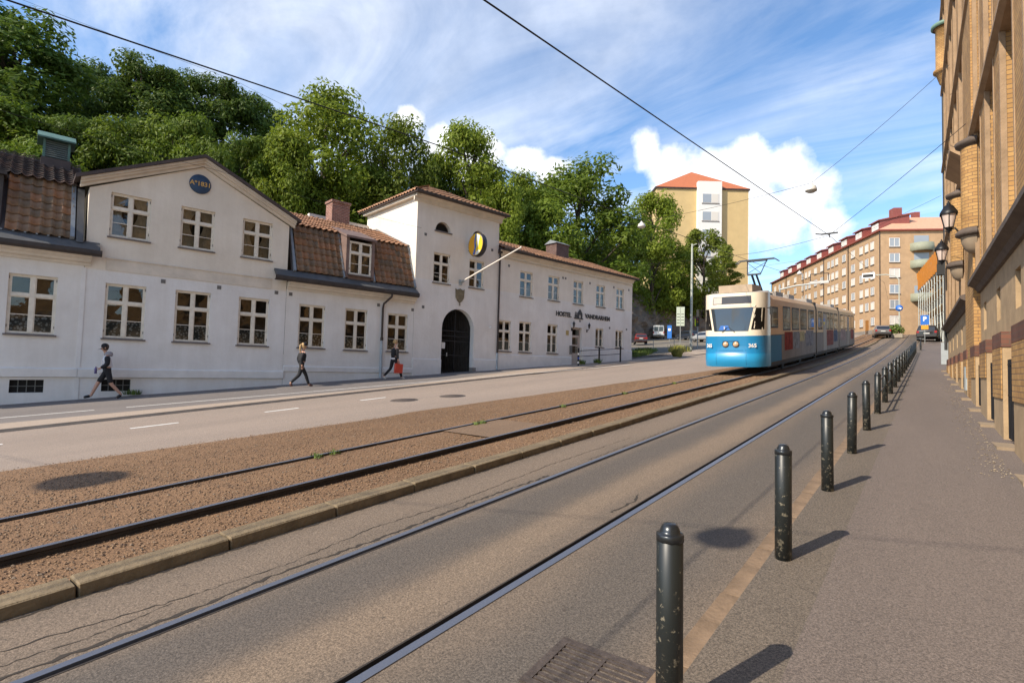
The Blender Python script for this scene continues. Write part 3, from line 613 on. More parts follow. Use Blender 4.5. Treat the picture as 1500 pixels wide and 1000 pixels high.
lettering('A\u00ba1831',.23,-3.37,-.068,8.31,mat('gold_leaf',(.55,.33,.10),.5),PLQ,bold=.006)
# --- C: mansard with dormer
C_=house('dormer_house','white tiled mansard house with one dormer and a brick chimney',3.,G(14.2)+.1)
cops=[(.50,1.63,2.42,4.24),(2.54,3.63,2.40,4.25),(4.66,5.77,2.43,4.23)]
b=MB(); wall(b,-.05,6.07,.2,4.80,cops); hp(b,'wall',PL1,C_); b=MB(); b.box(-.05,6.07,7.9,8.,0,5.4); hp(b,'back_wall',PL1,C_)
for o in cops: window(C_,*o,lace=True)
base_band(C_,-.04,6.06,1.40,1.64,0,0,-.04); cornice(C_,-.03,6.08,4.80); gutter(C_,-.65,6.08,5.10); vents(C_,[(.12,4.6),(4.15,4.55),(6.0,4.5)])
b=MB(); b.prism([(-.48,5.24),(-.05,5.58),(-.05,5.5),(-.40,5.14)],YS,-.6,6.08); hp(b,'eave_apron',ZINC,C_)
b=MB(); slope(b,.1,6.07,-.04,5.58,.75,7.72,.1); slope(b,.1,6.07,.70,7.68,4.0,9.05,.1); slope(b,.1,6.07,8.,5.4,4.0,9.05,.1); hp(b,'roof',BROWNROOF,C_)
dv,_=unit(-.04,5.58,.75,7.72)
tiles(C_,(.30,-.04,5.60),(1,0,0),dv,8,7,TILE,.257,.315); tiles(C_,(3.92,-.04,5.60),(1,0,0),dv,8,7,TILE,.257,.315)
dv2,_=unit(.70,7.68,4.,9.05); tiles(C_,(.15,.58,7.66),(1,0,0),dv2,22,11,TILEO,.262,.31,True,'upper_tiles')
for x,w_ in ((.16,.10),(2.33,.07),(3.80,.07),(5.98,.10)): b=MB(); b.prism([(-.16,5.60),(.66,7.72),(.80,7.72),(-.06,5.52)],YS,x,x+w_); hp(b,'verge_flashing',LEAD,C_)
b=MB(); b.prism([(.70,7.72),(4.0,9.12),(4.0,9.2),(.62,7.80)],YS,5.98,6.07); hp(b,'verge_flashing',LEAD,C_)
b=MB(); b.prism([(-.10,5.62),(-.10,7.42),(1.3,8.0),(1.3,5.62)],YS,2.42,2.56); b.prism([(-.10,5.62),(-.10,7.42),(1.3,8.0),(1.3,5.62)],YS,3.66,3.80); b.prism([(-.20,7.40),(1.5,8.06),(1.5,8.16),(-.20,7.50)],YS,2.36,3.86); b.box(2.56,3.66,-.06,.1,5.55,5.78)
dm=hp(b,'dormer',mat('dormer_copper',(.20,.135,.115),.6,.2,var=.2),C_)
window(C_,2.57,3.65,5.78,7.28,y=-.16,curt=True)
BRK=brickmat('red_chimney_brick',(.30,.135,.10),(.22,.10,.08),(.42,.36,.31),.22,.08)
b=MB(); b.box(3.30,4.25,3.6,4.35,8.7,10.0); b.box(3.25,4.30,3.55,4.40,10.0,10.12); hp(b,'chimney',BRK,C_)
b=MB(); b.box(2.7,6.05,5.0,5.25,7.5,9.55); hp(b,'fire_wall',PL3,C_)
DP=mat('downpipe_brown',(.05,.035,.03),.5,.2); DPL=mat('downpipe_light',(.36,.41,.45),.5,.2,var=.15)
b=MB(); b.tube([(4.62,-.42,5.12),(4.60,-.40,4.95),(4.36,-.12,4.62),(4.34,-.09,4.4),(4.34,-.09,2.95)],.05,8); dp=hp(b,'downpipe',DP,C_)
g=MB(); g.tube([(4.34,-.09,2.95),(4.34,-.09,1.0)],.055,8); g.build('lower_pipe',DPL,dp); g=MB(); g.tube([(4.34,-.09,2.9),(4.34,-.09,3.05)],.07,8); g.build('pipe_collar',DP,dp)
# --- D: gate tower
D_=house('gate_tower','tall white gate tower with an arched iron gate and a red tiled roof',8.8,G(20)+.1)
dops=[(7.13,8.17,6.02,7.55),(9.43,10.44,6.04,7.55),(7.18,8.13,8.68,9.18,8.69),(9.57,10.44,8.69,9.18,8.70),(7.78,9.87,-.2,4.80,3.76)]
b=MB(); wall(b,6.08,11.48,.4,10.22,dops,rev=.32)
b.face((6.08,0,.4),(6.08,0,10.22),(6.08,5.2,10.22),(6.08,5.2,.4)); b.face((11.48,0,.4),(11.48,5.2,.4),(11.48,5.2,10.22),(11.48,0,10.22)); b.face((6.08,5.2,.4),(6.08,5.2,10.22),(11.48,5.2,10.22),(11.48,5.2,.4)); hp(b,'wall',PL3,D_)
for o in dops[:2]: window(D_,*o)
for o in dops[2:4]:
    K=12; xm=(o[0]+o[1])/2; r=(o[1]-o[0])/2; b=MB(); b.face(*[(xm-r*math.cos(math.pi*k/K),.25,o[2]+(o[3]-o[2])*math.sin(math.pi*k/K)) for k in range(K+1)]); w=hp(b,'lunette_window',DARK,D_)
    g=MB(); rows=[[(xm-(r-e)*math.cos(math.pi*k/K),.2,o[2]+(o[3]-o[2]-e)*math.sin(math.pi*k/K)) for k in range(K+1)] for e in (0,.06)]; g.grid(rows); g.box(o[0],o[1],.15,.22,o[2],o[2]+.06); g.build('frame',mat('brown_frame',(.12,.08,.06),.6),w)
    g=MB(); g.box(o[0]-.06,o[1]+.08,-.06,.1,o[2]-.06,o[2]+.0); g.build('sill',SILL,w)
b=MB(); b.prism([(0,.6),(-.05,.6),(-.05,2.10),(-.02,2.14),(0,2.14)],YS,6.06,7.77); hp(b,'plinth',PLB,D_)
b=MB(); b.prism([(0,.6),(-.05,.6),(-.05,2.18),(-.02,2.22),(0,2.22)],YS,9.88,11.49); hp(b,'plinth',PLB,D_)
b=MB(); b.prism([(.02,9.9),(-.06,9.95),(-.08,10.1),(-.26,10.22),(-.26,10.30),(.02,10.30)],YS,5.85,11.65); b.box(5.85,6.1,-.26,5.3,10.12,10.30); hp(b,'cornice',CORN,D_)
b=MB(); cx,cy=8.78,2.6
ev=[(5.72,-.40,10.30),(11.84,-.40,10.30),(11.84,5.6,10.30),(5.72,5.6,10.30)]; r1,r2=(8.3,2.6,11.75),(9.3,2.6,11.75)
b.face(ev[0],ev[1],r2,r1); b.face(ev[1],ev[2],r2); b.face(ev[2],ev[3],r1,r2); b.face(ev[3],ev[0],r1); b.box(5.72,11.84,-.40,5.6,10.25,10.295); hp(b,'roof',BROWNROOF,D_)
dv,_=unit(-.40,10.30,2.6,11.75)
tiles(D_,(5.74,-.44,10.30),(1,0,0),dv,23,10,TILEO+TILE[:2],.262,.315,True,'front_tiles',skip=lambda i,j:not(.3*j*.86<=i*.262+.13<=6.05-.3*j*.86+.0))
v_=Vector((8.3-5.72,0,1.45)).normalized(); tiles(D_,(5.70,5.62,10.30),(0,-1,0),v_,23,8,TILEO,.262,.32,True,'side_tiles',skip=lambda i,j:not(.32*j<=i*.262+.13<=6.0-.32*j))
b=MB(); b.prism([(-.40,10.24),(-.52,10.24),(-.54,10.34),(-.50,10.34),(-.48,10.27),(-.40,10.27)],YS,5.7,11.86); hp(b,'gutter',ZINCD,D_)
# iron gate set back in the arch
b=MB(); K=16; xm=8.825; rr=1.045
gt=hp(b,'gate',IRON,D_) if False else None
b=MB(); b.box(7.79,7.84,.30,.34,1.35,4.0); b.box(9.81,9.86,.30,.34,1.35,4.0); b.box(8.80,8.85,.30,.345,1.35,4.75)
for z in (1.5,2.35,3.1,3.35,3.62): b.box(7.8,9.85,.305,.335,z,z+.045)
gate=hp(b,'gate',IRON,D_)
for k in range(19):
    x=7.88+k*.104; zt_=3.76+1.02*math.sqrt(max(0,1-((x-xm)/rr)**2)); g=MB(); g.tube([(x,.32,1.36),(x,.32,zt_)],.011,6); g.build('bar',IRON,gate)
g=MB(); g.face((8.0,.296,2.7),(8.22,.296,2.7),(8.22,.296,3.02),(8.0,.296,3.02)); g.build('notice',WHITEP,gate); g=MB(); g.box(8.3,8.36,.27,.30,2.3,2.5); g.build('lock_plate',STEEL,gate)
b=MB(); b.face((7.5,3.2,.5),(10.2,3.2,.5),(10.2,3.2,5),(7.5,3.2,5)); b.face((7.6,.33,.5),(7.6,3.2,.5),(7.6,3.2,5),(7.6,.33,5)); b.face((10.0,.33,.5),(10.0,3.2,.5),(10.0,3.2,5),(10.0,.33,5)); b.face((7.5,.33,4.85),(10.2,.33,4.85),(10.2,3.2,4.85),(7.5,3.2,4.85)); hp(b,'passage',mat('passage_wall',(.10,.085,.07),.9,var=.3),D_)
b=MB(); b.box(9.72,9.98,-.14,.12,1.2,1.75); hp(b,'guard_stone',mat('granite',(.23,.21,.19),.85,var=.2,bump=.3),D_)
b=MB(); b.prism([(8.55,5.86),(8.65,5.80),(8.84,5.88),(9.03,5.80),(9.13,5.86),(9.10,5.40),(8.98,5.22),(8.84,5.12),(8.70,5.22),(8.58,5.40)],lambda p,q,s_:(p,s_,q),-.05,.0); sh=hp(b,'shield_emblem',mat('old_brass',(.20,.16,.095),.6,.3,var=.35,vscale=8,bump=.4,bscale=14),D_)
g=MB(); g.tube([(8.84,-.04,5.12),(8.84,-.04,4.98)],.03,8); g.build('finial',_m['old_brass'],sh)
vents(D_,[(6.6,8.35),(11.0,8.3),(6.6,4.7)])
b=MB(); b.tube([(11.55,-.06,8.3),(11.55,-.06,2.6)],.05,8); dp=hp(b,'downpipe',DP,D_); g=MB(); g.tube([(11.55,-.06,2.6),(11.55,-.06,1.5)],.055,8); g.build('lower_pipe',DPL,dp); g=MB(); g.box(11.45,11.65,-.16,.03,8.2,8.42); g.build('hopper',DP,dp)
b=MB(); b.tube([(10.95,-.02,4.02),(10.95,-.16,4.0)],.03,8); b.tube([(10.95,-.12,4.0),(10.80,-.26,3.97)],.045,8); hp(b,'camera_unit',WHITEP,D_)
def fpt(s,y,z): p=FA+FU*s-FN*y; return (p.x,p.y,z)
# flagpole and projecting round sign on the tower (things of their own)
t=thing('flagpole','bare white flagpole slanting out from the gate tower','flagpole',fpt(8.85,0,6.2),RAD(90-8.664))
b=MB(); b.tube([(0,0,0),(0,-2.3,.607),(0,-4.55,1.2)],[.045,.04,.028],10); b.build('pole',mat('flagpole_white',(.72,.66,.58),.5),t)
b=MB(); b.box(-.09,.09,-.06,0,-.14,.14); b.tube([(0,-.02,-.01),(0,-.35,.09)],.06,10); b.build('bracket',STEEL,t); b=MB(); b.lathe([(0,-.05),(.045,-.03),(.05,.0),(.03,.04),(0,.05)],cx=0,cy=-4.57,cz=1.205,n=10); b.build('knob',_m['flagpole_white'],t)
t=thing('round_sign','round yellow and blue double-sided lightbox sign projecting from the gate tower','sign',fpt(9.35,-.75,8.18),RAD(90-8.664))
b=MB(); b.lathe([(0,-.15),(.60,-.15),(.62,-.13),(.62,.13),(.60,.15),(0,.15)],n=32,axis='x'); b.build('case',mat('sign_case',(.03,.025,.03),.4),t)
SY=mat('sign_yellow',(.75,.52,.03),.4); SO=mat('sign_orange',(.70,.33,.01),.4); SW=mat('sign_white',(.72,.72,.66),.4); SB=mat('sign_blue',(.05,.13,.40),.4)
def dpoly(nm,pts,m,o,x=-.152):
    b=MB(); b.face(*[(x-o,p,q) for p,q in pts]); b.build(nm,m,t)
disc=lambda a0,a1,r,n=24:[(r*math.cos(a0+(a1-a0)*k/n),r*math.sin(a0+(a1-a0)*k/n)) for k in range(n+1)]
dpoly('face',disc(0,2*math.pi,.58,36)[:-1],SY,0); dpoly('emblem_field',disc(RAD(-95),RAD(75),.565)+[(-.02,0)],SO,.003)
dpoly('emblem_band',[(-.06,.56),(.02,.56),(.10,.2),(.06,-.15),(.20,-.5),(.05,-.56),(-.10,-.1),(-.02,.1)],SB,.006); dpoly('emblem_band',[(-.38,.42),(-.1,.56),(-.08,.3),(-.16,.0),(-.22,-.2),(-.28,.1)],SW,.006); dpoly('emblem_band',[(-.42,-.38),(-.2,-.54),(.0,-.56),(-.05,-.42),(-.25,-.3)],SW,.008)
b=MB(); b.tube([(0,.60,.2),(0,.80,.2)],.02,6); b.tube([(0,.60,-.2),(0,.80,-.2)],.02,6); b.build('bracket',IRON,t)
# --- E: hostel wing
E_=house('hostel_wing','two-storey white hostel wing lettered HOSTEL VANDRARHEM with an orange tiled roof',18.,G(29.5)+.1)
e_up=[(13.22,14.26,5.98,7.48),(15.62,16.64,6.02,7.53),(18.0,18.98,6.03,7.55),(20.36,21.32,6.08,7.56),(22.64,23.53,6.13,7.60)]
e_lo=[(11.62,12.60,2.72,4.46),(13.24,14.24,2.72,4.50),(15.64,16.57,2.75,4.53)]; e_sm=[(20.36,21.23,3.34,4.60),(22.6,23.48,3.39,4.62)]
b=MB(); wall(b,11.48,24.55,.9,8.42,e_up+e_lo+e_sm+[(17.95,18.90,1.6,4.50)],rev=.25)
b.face((24.55,0,1),(24.55,8,1),(24.55,8,8.42),(24.55,0,8.42)); b.face((11.48,8,1),(24.55,8,1),(24.55,8,8.42),(11.48,8,8.42)); b.face((24.55,0,8.42),(24.55,8,8.42),(24.55,4,10.1)); hp(b,'wall',PL3,E_)
for o in e_up: window(E_,*o)
for o in e_lo: window(E_,*o,blue=True)
for o in e_sm: window(E_,*o,kind='tall',blue=True)
b=MB(); b.prism([(0,.9),(-.05,.9),(-.05,2.52),(-.02,2.56),(0,2.56)],YS,11.5,17.9); hp(b,'plinth',PLB,E_); b=MB(); b.prism([(0,1.2),(-.05,1.2),(-.05,3.22),(-.02,3.26),(0,3.26)],YS,19.0,24.56); hp(b,'plinth',PLB,E_)
b=MB(); b.prism([(.02,7.95),(-.04,7.97),(-.05,8.0),(0,8.05)],YS,11.5,24.56); b.prism([(.02,8.15),(-.08,8.2),(-.12,8.3),(-.22,8.36),(-.22,8.42),(.02,8.42)],YS,11.5,24.6); hp(b,'cornice',CORN,E_)
b=MB(); slope(b,11.5,24.75,-.38,8.42,4.,10.1,.08); slope(b,11.5,24.75,8.4,8.42,4.,10.1,.08); hp(b,'roof',BROWNROOF,E_)
dv,_=unit(-.38,8.42,4.,10.1); tiles(E_,(11.5,-.42,8.42),(1,0,0),dv,50,15,TILEO,.264,.315,True,'front_tiles')
b=MB(); b.prism([(-.38,8.36),(-.50,8.36),(-.53,8.46),(-.49,8.46),(-.47,8.39),(-.38,8.39)],YS,11.5,24.75); hp(b,'gutter',ZINCD,E_)
BRK2=brickmat('dark_chimney_brick',(.15,.085,.075),(.12,.07,.06),(.2,.17,.15),.22,.08)
b=MB(); b.box(19.0,20.3,2.5,3.5,9.2,10.55); ch=hp(b,'chimney',BRK2,E_); g=MB(); g.prism([(2.4,10.55),(3.0,10.82),(3.6,10.55)],YS,18.9,20.4); g.build('chimney_cap',LEAD,ch)
b=MB(); b.box(12.0,12.9,3.6,4.4,9.4,11.1); hp(b,'chimney',BRK,E_)
# door
b=MB(); b.box(17.95,18.03,.14,.22,1.95,4.50); b.box(18.82,18.90,.14,.22,1.95,4.5); b.box(18.03,18.82,.14,.22,4.38,4.5); b.box(18.03,18.82,.15,.21,3.86,4.0); b.box(18.03,18.82,.17,.21,1.95,2.85); b.box(18.03,18.14,.17,.21,2.85,3.86); b.box(18.71,18.82,.17,.21,2.85,3.86); b.box(18.14,18.71,.17,.21,3.30,3.40)
dr=hp(b,'door',mat('pinkish_door_paint',(.50,.42,.36),.5,var=.08),E_)
for a,c in ((2.87,3.28),(3.42,3.84),(4.02,4.36)): g=MB(); x0,x1=(18.15,18.70) if a<4 else (18.05,18.80); g.face((x0,.19,a),(x1,.19,a),(x1,.19,c),(x0,.19,c)); g.build('pane',GLASS,dr)
g=MB(); g.face((17.8,.7,1.7),(19.1,.7,1.7),(19.1,.7,4.6),(17.8,.7,4.6)); g.build('room',INT,dr); g=MB(); g.tube([(18.76,.15,2.95),(18.76,.15,3.15)],.018,6); g.build('handle',STEEL,dr)
b=MB(); b.box(17.85,19.0,-.05,.02,4.50,4.58); hp(b,'door_lintel',PLB,E_); b=MB(); b.box(17.85,19.0,-.25,.1,1.5,1.98); hp(b,'door_step',_m['granite'],E_)
b=MB(); b.box(17.72,17.84,-.14,0,2.75,3.30); hp(b,'letter_box',mat('box_grey',(.14,.13,.12),.5),E_)
BLK=mat('black_lettering',(.02,.018,.018),.5)
sg=thing('hostel_lettering','black letters HOSTEL and VANDRARHEM with a house and tree mark','sign',fpt(19.1,-.02,5.1),RAD(90-8.664)); OFF[sg.name]=(-19.1,.0,-5.1)
def sgl(txt,size,x,z,w):
    me=textmesh(txt,size,ext=.012,bold=.012); xs=[v.co.x for v in me.vertices]; k=w/(max(xs)-min(xs)); xf(me,Matrix.Translation((x,-.005,z))@Matrix.Rotation(RAD(90),4,'X')@Matrix.Diagonal((k,1,1,1))); me.materials.append(BLK); link('letters',me,sg,OFF[sg.name])
sgl('HOSTEL',.40,17.08,5.24,1.46); sgl('VANDRARHEM',.40,20.54,5.31,2.70)
b=MB(); yy=lambda p,q,s_:(p,s_,q)
b.prism([(18.10,5.06),(18.98,5.06),(18.98,5.13),(18.10,5.13)],yy,-.02,.01); b.prism([(18.42,5.13),(18.42,5.45),(18.66,5.72),(18.90,5.45),(18.90,5.13),(18.76,5.13),(18.76,5.32),(18.66,5.38),(18.58,5.32),(18.58,5.13)],yy,-.02,.01)
for x in (18.20,18.33): b.prism([(x-.05,5.18),(x+.05,5.18),(x,5.52)],yy,-.02,.01); b.prism([(x-.012,5.13),(x+.012,5.13),(x+.012,5.18),(x-.012,5.18)],yy,-.02,.01)
hp(b,'house_mark',BLK,sg)
for s_,lb in ((18.05-.18,'black wall lantern by the hostel door, on the letter-box side'),(19.42,'black wall lantern by the hostel door, on the railing side')):
    t=thing('wall_lantern',lb,'lantern',fpt(s_,0,4.35),RAD(90-8.664)); z=.0
    b=MB(); b.box(-.04,.04,-.03,0,-.1,.1); b.tube([(0,-.02,0),(0,-.16,.06),(0,-.2,.15)],.015,6); b.build('bracket',IRON,t)
    b=MB(); b.lathe([(.045,.15),(.085,.36)],cy=-.2,n=6); b.build('glass',mat('lantern_dark_glass',(.05,.05,.05),.2),t); b=MB(); b.lathe([(.10,.36),(.05,.45),(.012,.5),(.012,.56),(0,.57)],cy=-.2,n=6); b.lathe([(0,.14),(.05,.15)],cy=-.2,n=6); b.build('cap',IRON,t)
b=MB(); b.box(17.35,17.6,-.02,.0,3.95,4.25); hp(b,'notice_plate',mat('ochre_plate',(.42,.30,.10),.5),E_)
vents(E_,[(12.3,7.62),(16.95,7.55),(17.2,7.55),(19.65,7.55),(22.3,7.6),(24.1,7.62),(21.9,4.72),(23.9,4.75),(18.7,4.95)])
# ---------------------------------------------------------------- yellow brick building on the right (local x along wall, y towards street, z world height)
YB=brickmat('yellow_brick',(.50,.30,.115),(.40,.225,.085),(.20,.13,.08),.24,.085,bump=.6)
RB=brickmat('red_brown_brick',(.17,.075,.05),(.13,.06,.045),(.12,.08,.06),.24,.085,bump=.5)
STN=mat('mauve_sandstone',(.33,.22,.13),.85,var=.22,vscale=2.5,bump=.3,bscale=25); STB=mat('buff_sandstone',(.38,.265,.15),.85,var=.22,vscale=2,bump=.3,bscale=20)
STD=mat('dark_ledge_stone',(.10,.075,.06),.8,var=.25,bump=.3)
RBANG=math.atan2(1,-.0225)
def rpt(t,o,z): 
    v=Vector((-.0225,1,0)).normalized(); n=Vector((-v.y,v.x,0)); p=Vector((1.13,11,0))+v*t+n*o; return (p.x,p.y,z)
RZ=G(22)
RBd=thing('brick_building','tall ornate yellow brick building with deep windows and round stone corbels','building',rpt(0,0,0)[:2]+(RZ,),RBANG); OFF[RBd.name]=(0,0,-RZ)
T0,T1=-14.,21.6; ZT=24.
PITCH=2.42; cs=[.55+PITCH*k for k in range(-6,9)]
ops=[]
zst=[4.75,8.55,12.35,16.15,19.9]
for c in cs:
    for k,z in enumerate(zst): ops.append((c-.62,c+.62,z+.35,z+2.95))
b=MB(); wall(b,T0,T1,4.2,ZT,ops,-.22,-.30)
b.face((T1,0,0),(T1,-9,0),(T1,-9,ZT),(T1,0,ZT)); b.face((T0,0,0),(T0,0,ZT),(T0,-9,ZT),(T0,-9,0)); b.face((T0,0,ZT),(T1,0,ZT),(T1,-9,ZT),(T0,-9,ZT)); hp(b,'wall',YB,RBd)
YX=lambda p,q,s_:(s_,p,q)
for c in cs:
    if c<-3.5: 
        continue
    for z in zst:
        b=MB(); x0,x1,z0,z1=c-.62,c+.62,z+.35,z+2.95
        b.box(x0,x0+.07,-.47,-.40,z0,z1); b.box(x1-.07,x1,-.47,-.40,z0,z1); b.box(c-.04,c+.04,-.47,-.39,z0,z1); b.box(x0+.07,x1-.07,-.47,-.395,z0+1.7,z0+1.78); b.box(x0+.07,x1-.07,-.47,-.40,z0,z0+.07)
        w=hp(b,'window',mat('dark_green_frame',(.05,.06,.05),.5),RBd)
        g=MB(); g.face((x0,-.44,z0),(x1,-.44,z0),(x1,-.44,z1),(x0,-.44,z1)); g.build('pane',mat('dark_pane',(.02,.025,.03),.06,spec=.9),w)
        g=MB(); g.prism([(-.42,.02),(.13,-.08),(.13,-.16),(-.42,-.16)],lambda p,q,s_:(s_,p-.17,z0+q),x0-.0,x1+.0); g.build('sill',STN,w)
        for x in (x0+.02,x1-.14): g=MB(); g.box(x,x+.12,-.22,-.08,z0-.30,z0-.165); g.build('sill_bracket',STD,w)
        g=MB(); g.box(x0-.0,x1+.0,-.22,-.17,z1+.01,z1+.30); g.build('lintel_band',RB,w)
    e0=c+PITCH/2; b=MB(); b.box(e0-.50,e0+.50,-.22,.12,4.36,ZT-.6); hp(b,'brick_pilaster',YB,RBd)
    for x in (e0-.51,e0+.43): b=MB(); b.box(x,x+.08,.05,.135,4.37,ZT-.61); hp(b,'stone_strip',STN,RBd)
for z,pr,m in ((7.98,.22,STN),(11.8,.22,STN),(15.6,.22,STN),(19.4,.22,STN),(23.4,.5,STD)):
    b=MB(); b.prism([(-.22,z-.08),(pr*.6,z-.04),(pr,z+.02),(pr,z+.10),(-.22,z+.2)],YX,T0,T1+.02); hp(b,'string_course',m,RBd)
# plinth storey: sandstone face, small deep openings, brick piers with red bands, basement grilles
pops=[]
for c in cs: pops.append((c-.28,c+.28,3.02,3.66))
b=MB(); wall(b,T0,T1,-.9,4.02,pops,.03,-.40); hp(b,'plinth_wall',STB,RBd)
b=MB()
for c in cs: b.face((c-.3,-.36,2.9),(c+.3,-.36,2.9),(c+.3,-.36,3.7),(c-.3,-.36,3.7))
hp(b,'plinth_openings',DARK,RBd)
for a_,e_ in ((T0,6.35),(8.95,T1)):
    b=MB(); b.prism([(.0,3.98),(.08,4.0),(.14,4.10),(.27,4.18),(.27,4.27),(.0,4.36)],YX,a_,e_); hp(b,'ledge',STD,RBd)
for c in cs:
    if c<-4: continue
    e0=c-PITCH/2
    b=MB(); b.box(e0-.62,e0+.62,.03,.17,-.5,2.42); hp(b,'plinth_pier',STB,RBd)
    b=MB(); b.box(e0-.64,e0+.64,.03,.185,2.42,2.68); hp(b,'red_band',RB,RBd)
    b=MB(); b.box(e0-.60,e0+.60,.175,.19,1.55 if e0<4 else 1.9,2.41); hp(b,'brick_panel',YB,RBd)
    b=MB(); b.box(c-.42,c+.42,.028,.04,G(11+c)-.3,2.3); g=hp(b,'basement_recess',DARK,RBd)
    q=MB(); 
    for k in range(5): q.tube([(c-.34+.17*k,.12,G(11+c)+.1),(c-.34+.17*k,.12,2.2)],.014,5)
    for z in (1.6,2.1): q.box(c-.40,c+.40,.11,.13,z,z+.03)
    q.build('iron_grille',IRON,g)
    t=thing('base_slab','','slab') if False else None
    b=MB(); b.box(c-.5,c+.5,.10,.36,G(11+c)-.06,G(11+c)+.035); hp(b,'threshold_slab',mat('buff_slab',(.27,.20,.13),.85,var=.2,bump=.3),RBd)
b=MB(); b.box(6.4,8.9,0,.16,-.2,15.5); hp(b,'brick_pier',YB,RBd)
# round oriels on bowl corbels
for tc_ in (6.35,11.1):
    b=MB(); b.lathe([(.05,4.98),(.12,5.0),(.22,5.1),(.28,5.26),(.30,5.40)],cx=tc_,cy=.10,n=14,a0=0,a1=math.pi); hp(b,'bowl_corbel',mat('smooth_corbel_stone',(.27,.205,.14),.8,var=.12),RBd)
    b=MB(); b.lathe([(.30,5.40),(.40,5.44),(.40,5.52),(.32,5.60),(.30,5.60)],cx=tc_,cy=.10,n=14,a0=0,a1=math.pi); hp(b,'corbel_ring',STD,RBd)
    b=MB(); b.lathe([(.30,5.60),(.30,7.70)],cx=tc_,cy=.08,n=14,a0=0,a1=math.pi); hp(b,'round_oriel',YB,RBd)
    b=MB(); b.lathe([(.30,7.66),(.40,7.72),(.42,7.80),(.1,7.98)],cx=tc_,cy=.08,n=14,a0=0,a1=math.pi); hp(b,'oriel_hood',STD,RBd)
for tc_,z0,z1,r in ((20.9,16.4,18.6,.36),):
    b=MB(); b.lathe([(.05,z0-.7),(r*.6,z0-.5),(r,z0),(r+.1,z0+.05),(r+.1,z0+.15),(r,z0+.2),(r,z1),(r+.12,z1+.03),(r+.14,z1+.15),(.0,z1+.5)],cx=tc_,cy=.05,n=16,a0=0,a1=math.pi); hp(b,'corner_turret',YB,RBd)
    b=MB(); b.lathe([(r+.10,z1+.0),(r+.17,z1+.05),(r+.17,z1+.17),(r+.05,z1+.2)],cx=tc_,cy=.05,n=16,a0=0,a1=math.pi); hp(b,'copper_rim',mat('patina_copper',(.14,.24,.19),.6),RBd)
b=MB(); b.prism([(0,7.6),(.2,7.65),(.55,7.95),(.55,8.12),(0,8.16)],YX,7.1,9.6); hp(b,'balcony_slab',STN,RBd)
b=MB(); b.tube([(21.3,.12,3.2),(21.3,.12,ZT)],.06,8); hp(b,'downpipe',mat('dark_pipe',(.03,.03,.03),.5),RBd)
b=MB(); b.tube([(8.6,.16,2.2),(8.6,.16,1.55)],.075,8); hp(b,'pipe_foot',STEEL,RBd)
# bracket street lanterns on the brick wall
LG=mat('lantern_milk_glass',(.62,.5,.44),.35,var=.08)
def lantern(tt,o,z,label):
    t=thing('street_lantern',label,'lantern',rpt(tt,0.,z),RBANG)
    b=MB(); b.tube([(0,.40 if tt<8 else .45,-.10),(0,o*.8,.06),(0,o,.02),(0,o,-.02)],.022,8); b.tube([(0,o-.06,.0),(0,o+.08,.0)],.02,6); b.build('arm',IRON,t)
    b=MB(); b.lathe([(.02,-.06),(.03,0),(.08,.05),(.09,.09)],cy=o,n=6); b.build('base',IRON,t)
    b=MB(); b.lathe([(.10,.09),(.175,.42)],cy=o,n=6); b.build('glass',LG,t)
    b=MB()
    for k in range(6):
        a=2*math.pi*k/6; b.tube([(.102*math.cos(a),o+.102*math.sin(a),.08),(.178*math.cos(a),o+.178*math.sin(a),.43)],.010,5)
    b.build('frame',IRON,t)
    b=MB(); b.lathe([(.205,.41),(.21,.45),(.185,.50),(.10,.64),(.05,.67),(.05,.71),(.02,.73),(.02,.77),(0,.78)],cy=o,n=6); b.build('roof',IRON,t)
lantern(6.35,.62,5.62,'black street lantern on the bracket over the first stone corbel of the brick wall'); lantern(11.1,.60,5.62,'black street lantern on the second wall bracket, farther along the brick wall')
b=MB(); b.box(-.16,.16,-.16,.16,0,1.15); ob=b.build('utility_box',mat('cabinet_grey',(.33,.36,.37),.6,var=.1)); ob.location=(.55,36.5,G(36.5)+.02); tag(ob,'slim grey utility cabinet at the end of the brick wall','cabinet')
# ---------------------------------------------------------------- tram
TRX,TRY=-6.75,23.65
tr=thing('tram','blue and cream articulated tram numbered 365 with its pantograph raised','tram',(TRX,TRY,G(TRY)+.17)); tr.rotation_euler=(math.atan((G(50)-G(TRY))/(50-TRY)),0,RAD(.25))
TBL=mat('tram_blue',(.012,.20,.42),.3,coat=.4,var=.05,vscale=2); TCR=mat('tram_cream',(.78,.68,.53),.3,coat=.4,var=.05,vscale=2); TGR=mat('tram_grey_wrap',(.25,.21,.18),.7,spec=.08,var=.15,vscale=1.2)
TGL=mat('tram_dark_glass',(.012,.011,.010),.05,spec=.2); TSC=mat('tram_cream_brick_bounce',(.70,.45,.24),.6,spec=.15,var=.06,vscale=1.5); TRF=mat('tram_roof_grey',(.33,.29,.25),.7,var=.15); RUB=mat('rubber_black',(.015,.015,.015),.7); LCY=mat('bumper_cyan',(.018,.27,.52),.35,coat=.3)  # side cream has orange light bounced off the sunlit brick mixed in
PLAN=[(0,0),(.55,.03),(.93,.12),(1.16,.38),(1.29,.75),(1.325,1.2)]
def fy(x,z):
    x=abs(x); y=PLAN[-1][1]
    for (a,c),(d,e) in zip(PLAN,PLAN[1:]):
        if x<=d: y=c+(e-c)*(x-a)/(d-a); break
    k=max(0,z-1.6)/1.9; k2=1-min(1,y/1.2)
    return y+.26*k**1.15*k2-(.10*math.sin(math.pi*min(1,max(0,(z-.3)/.6)))*k2 if z<.9 else 0)
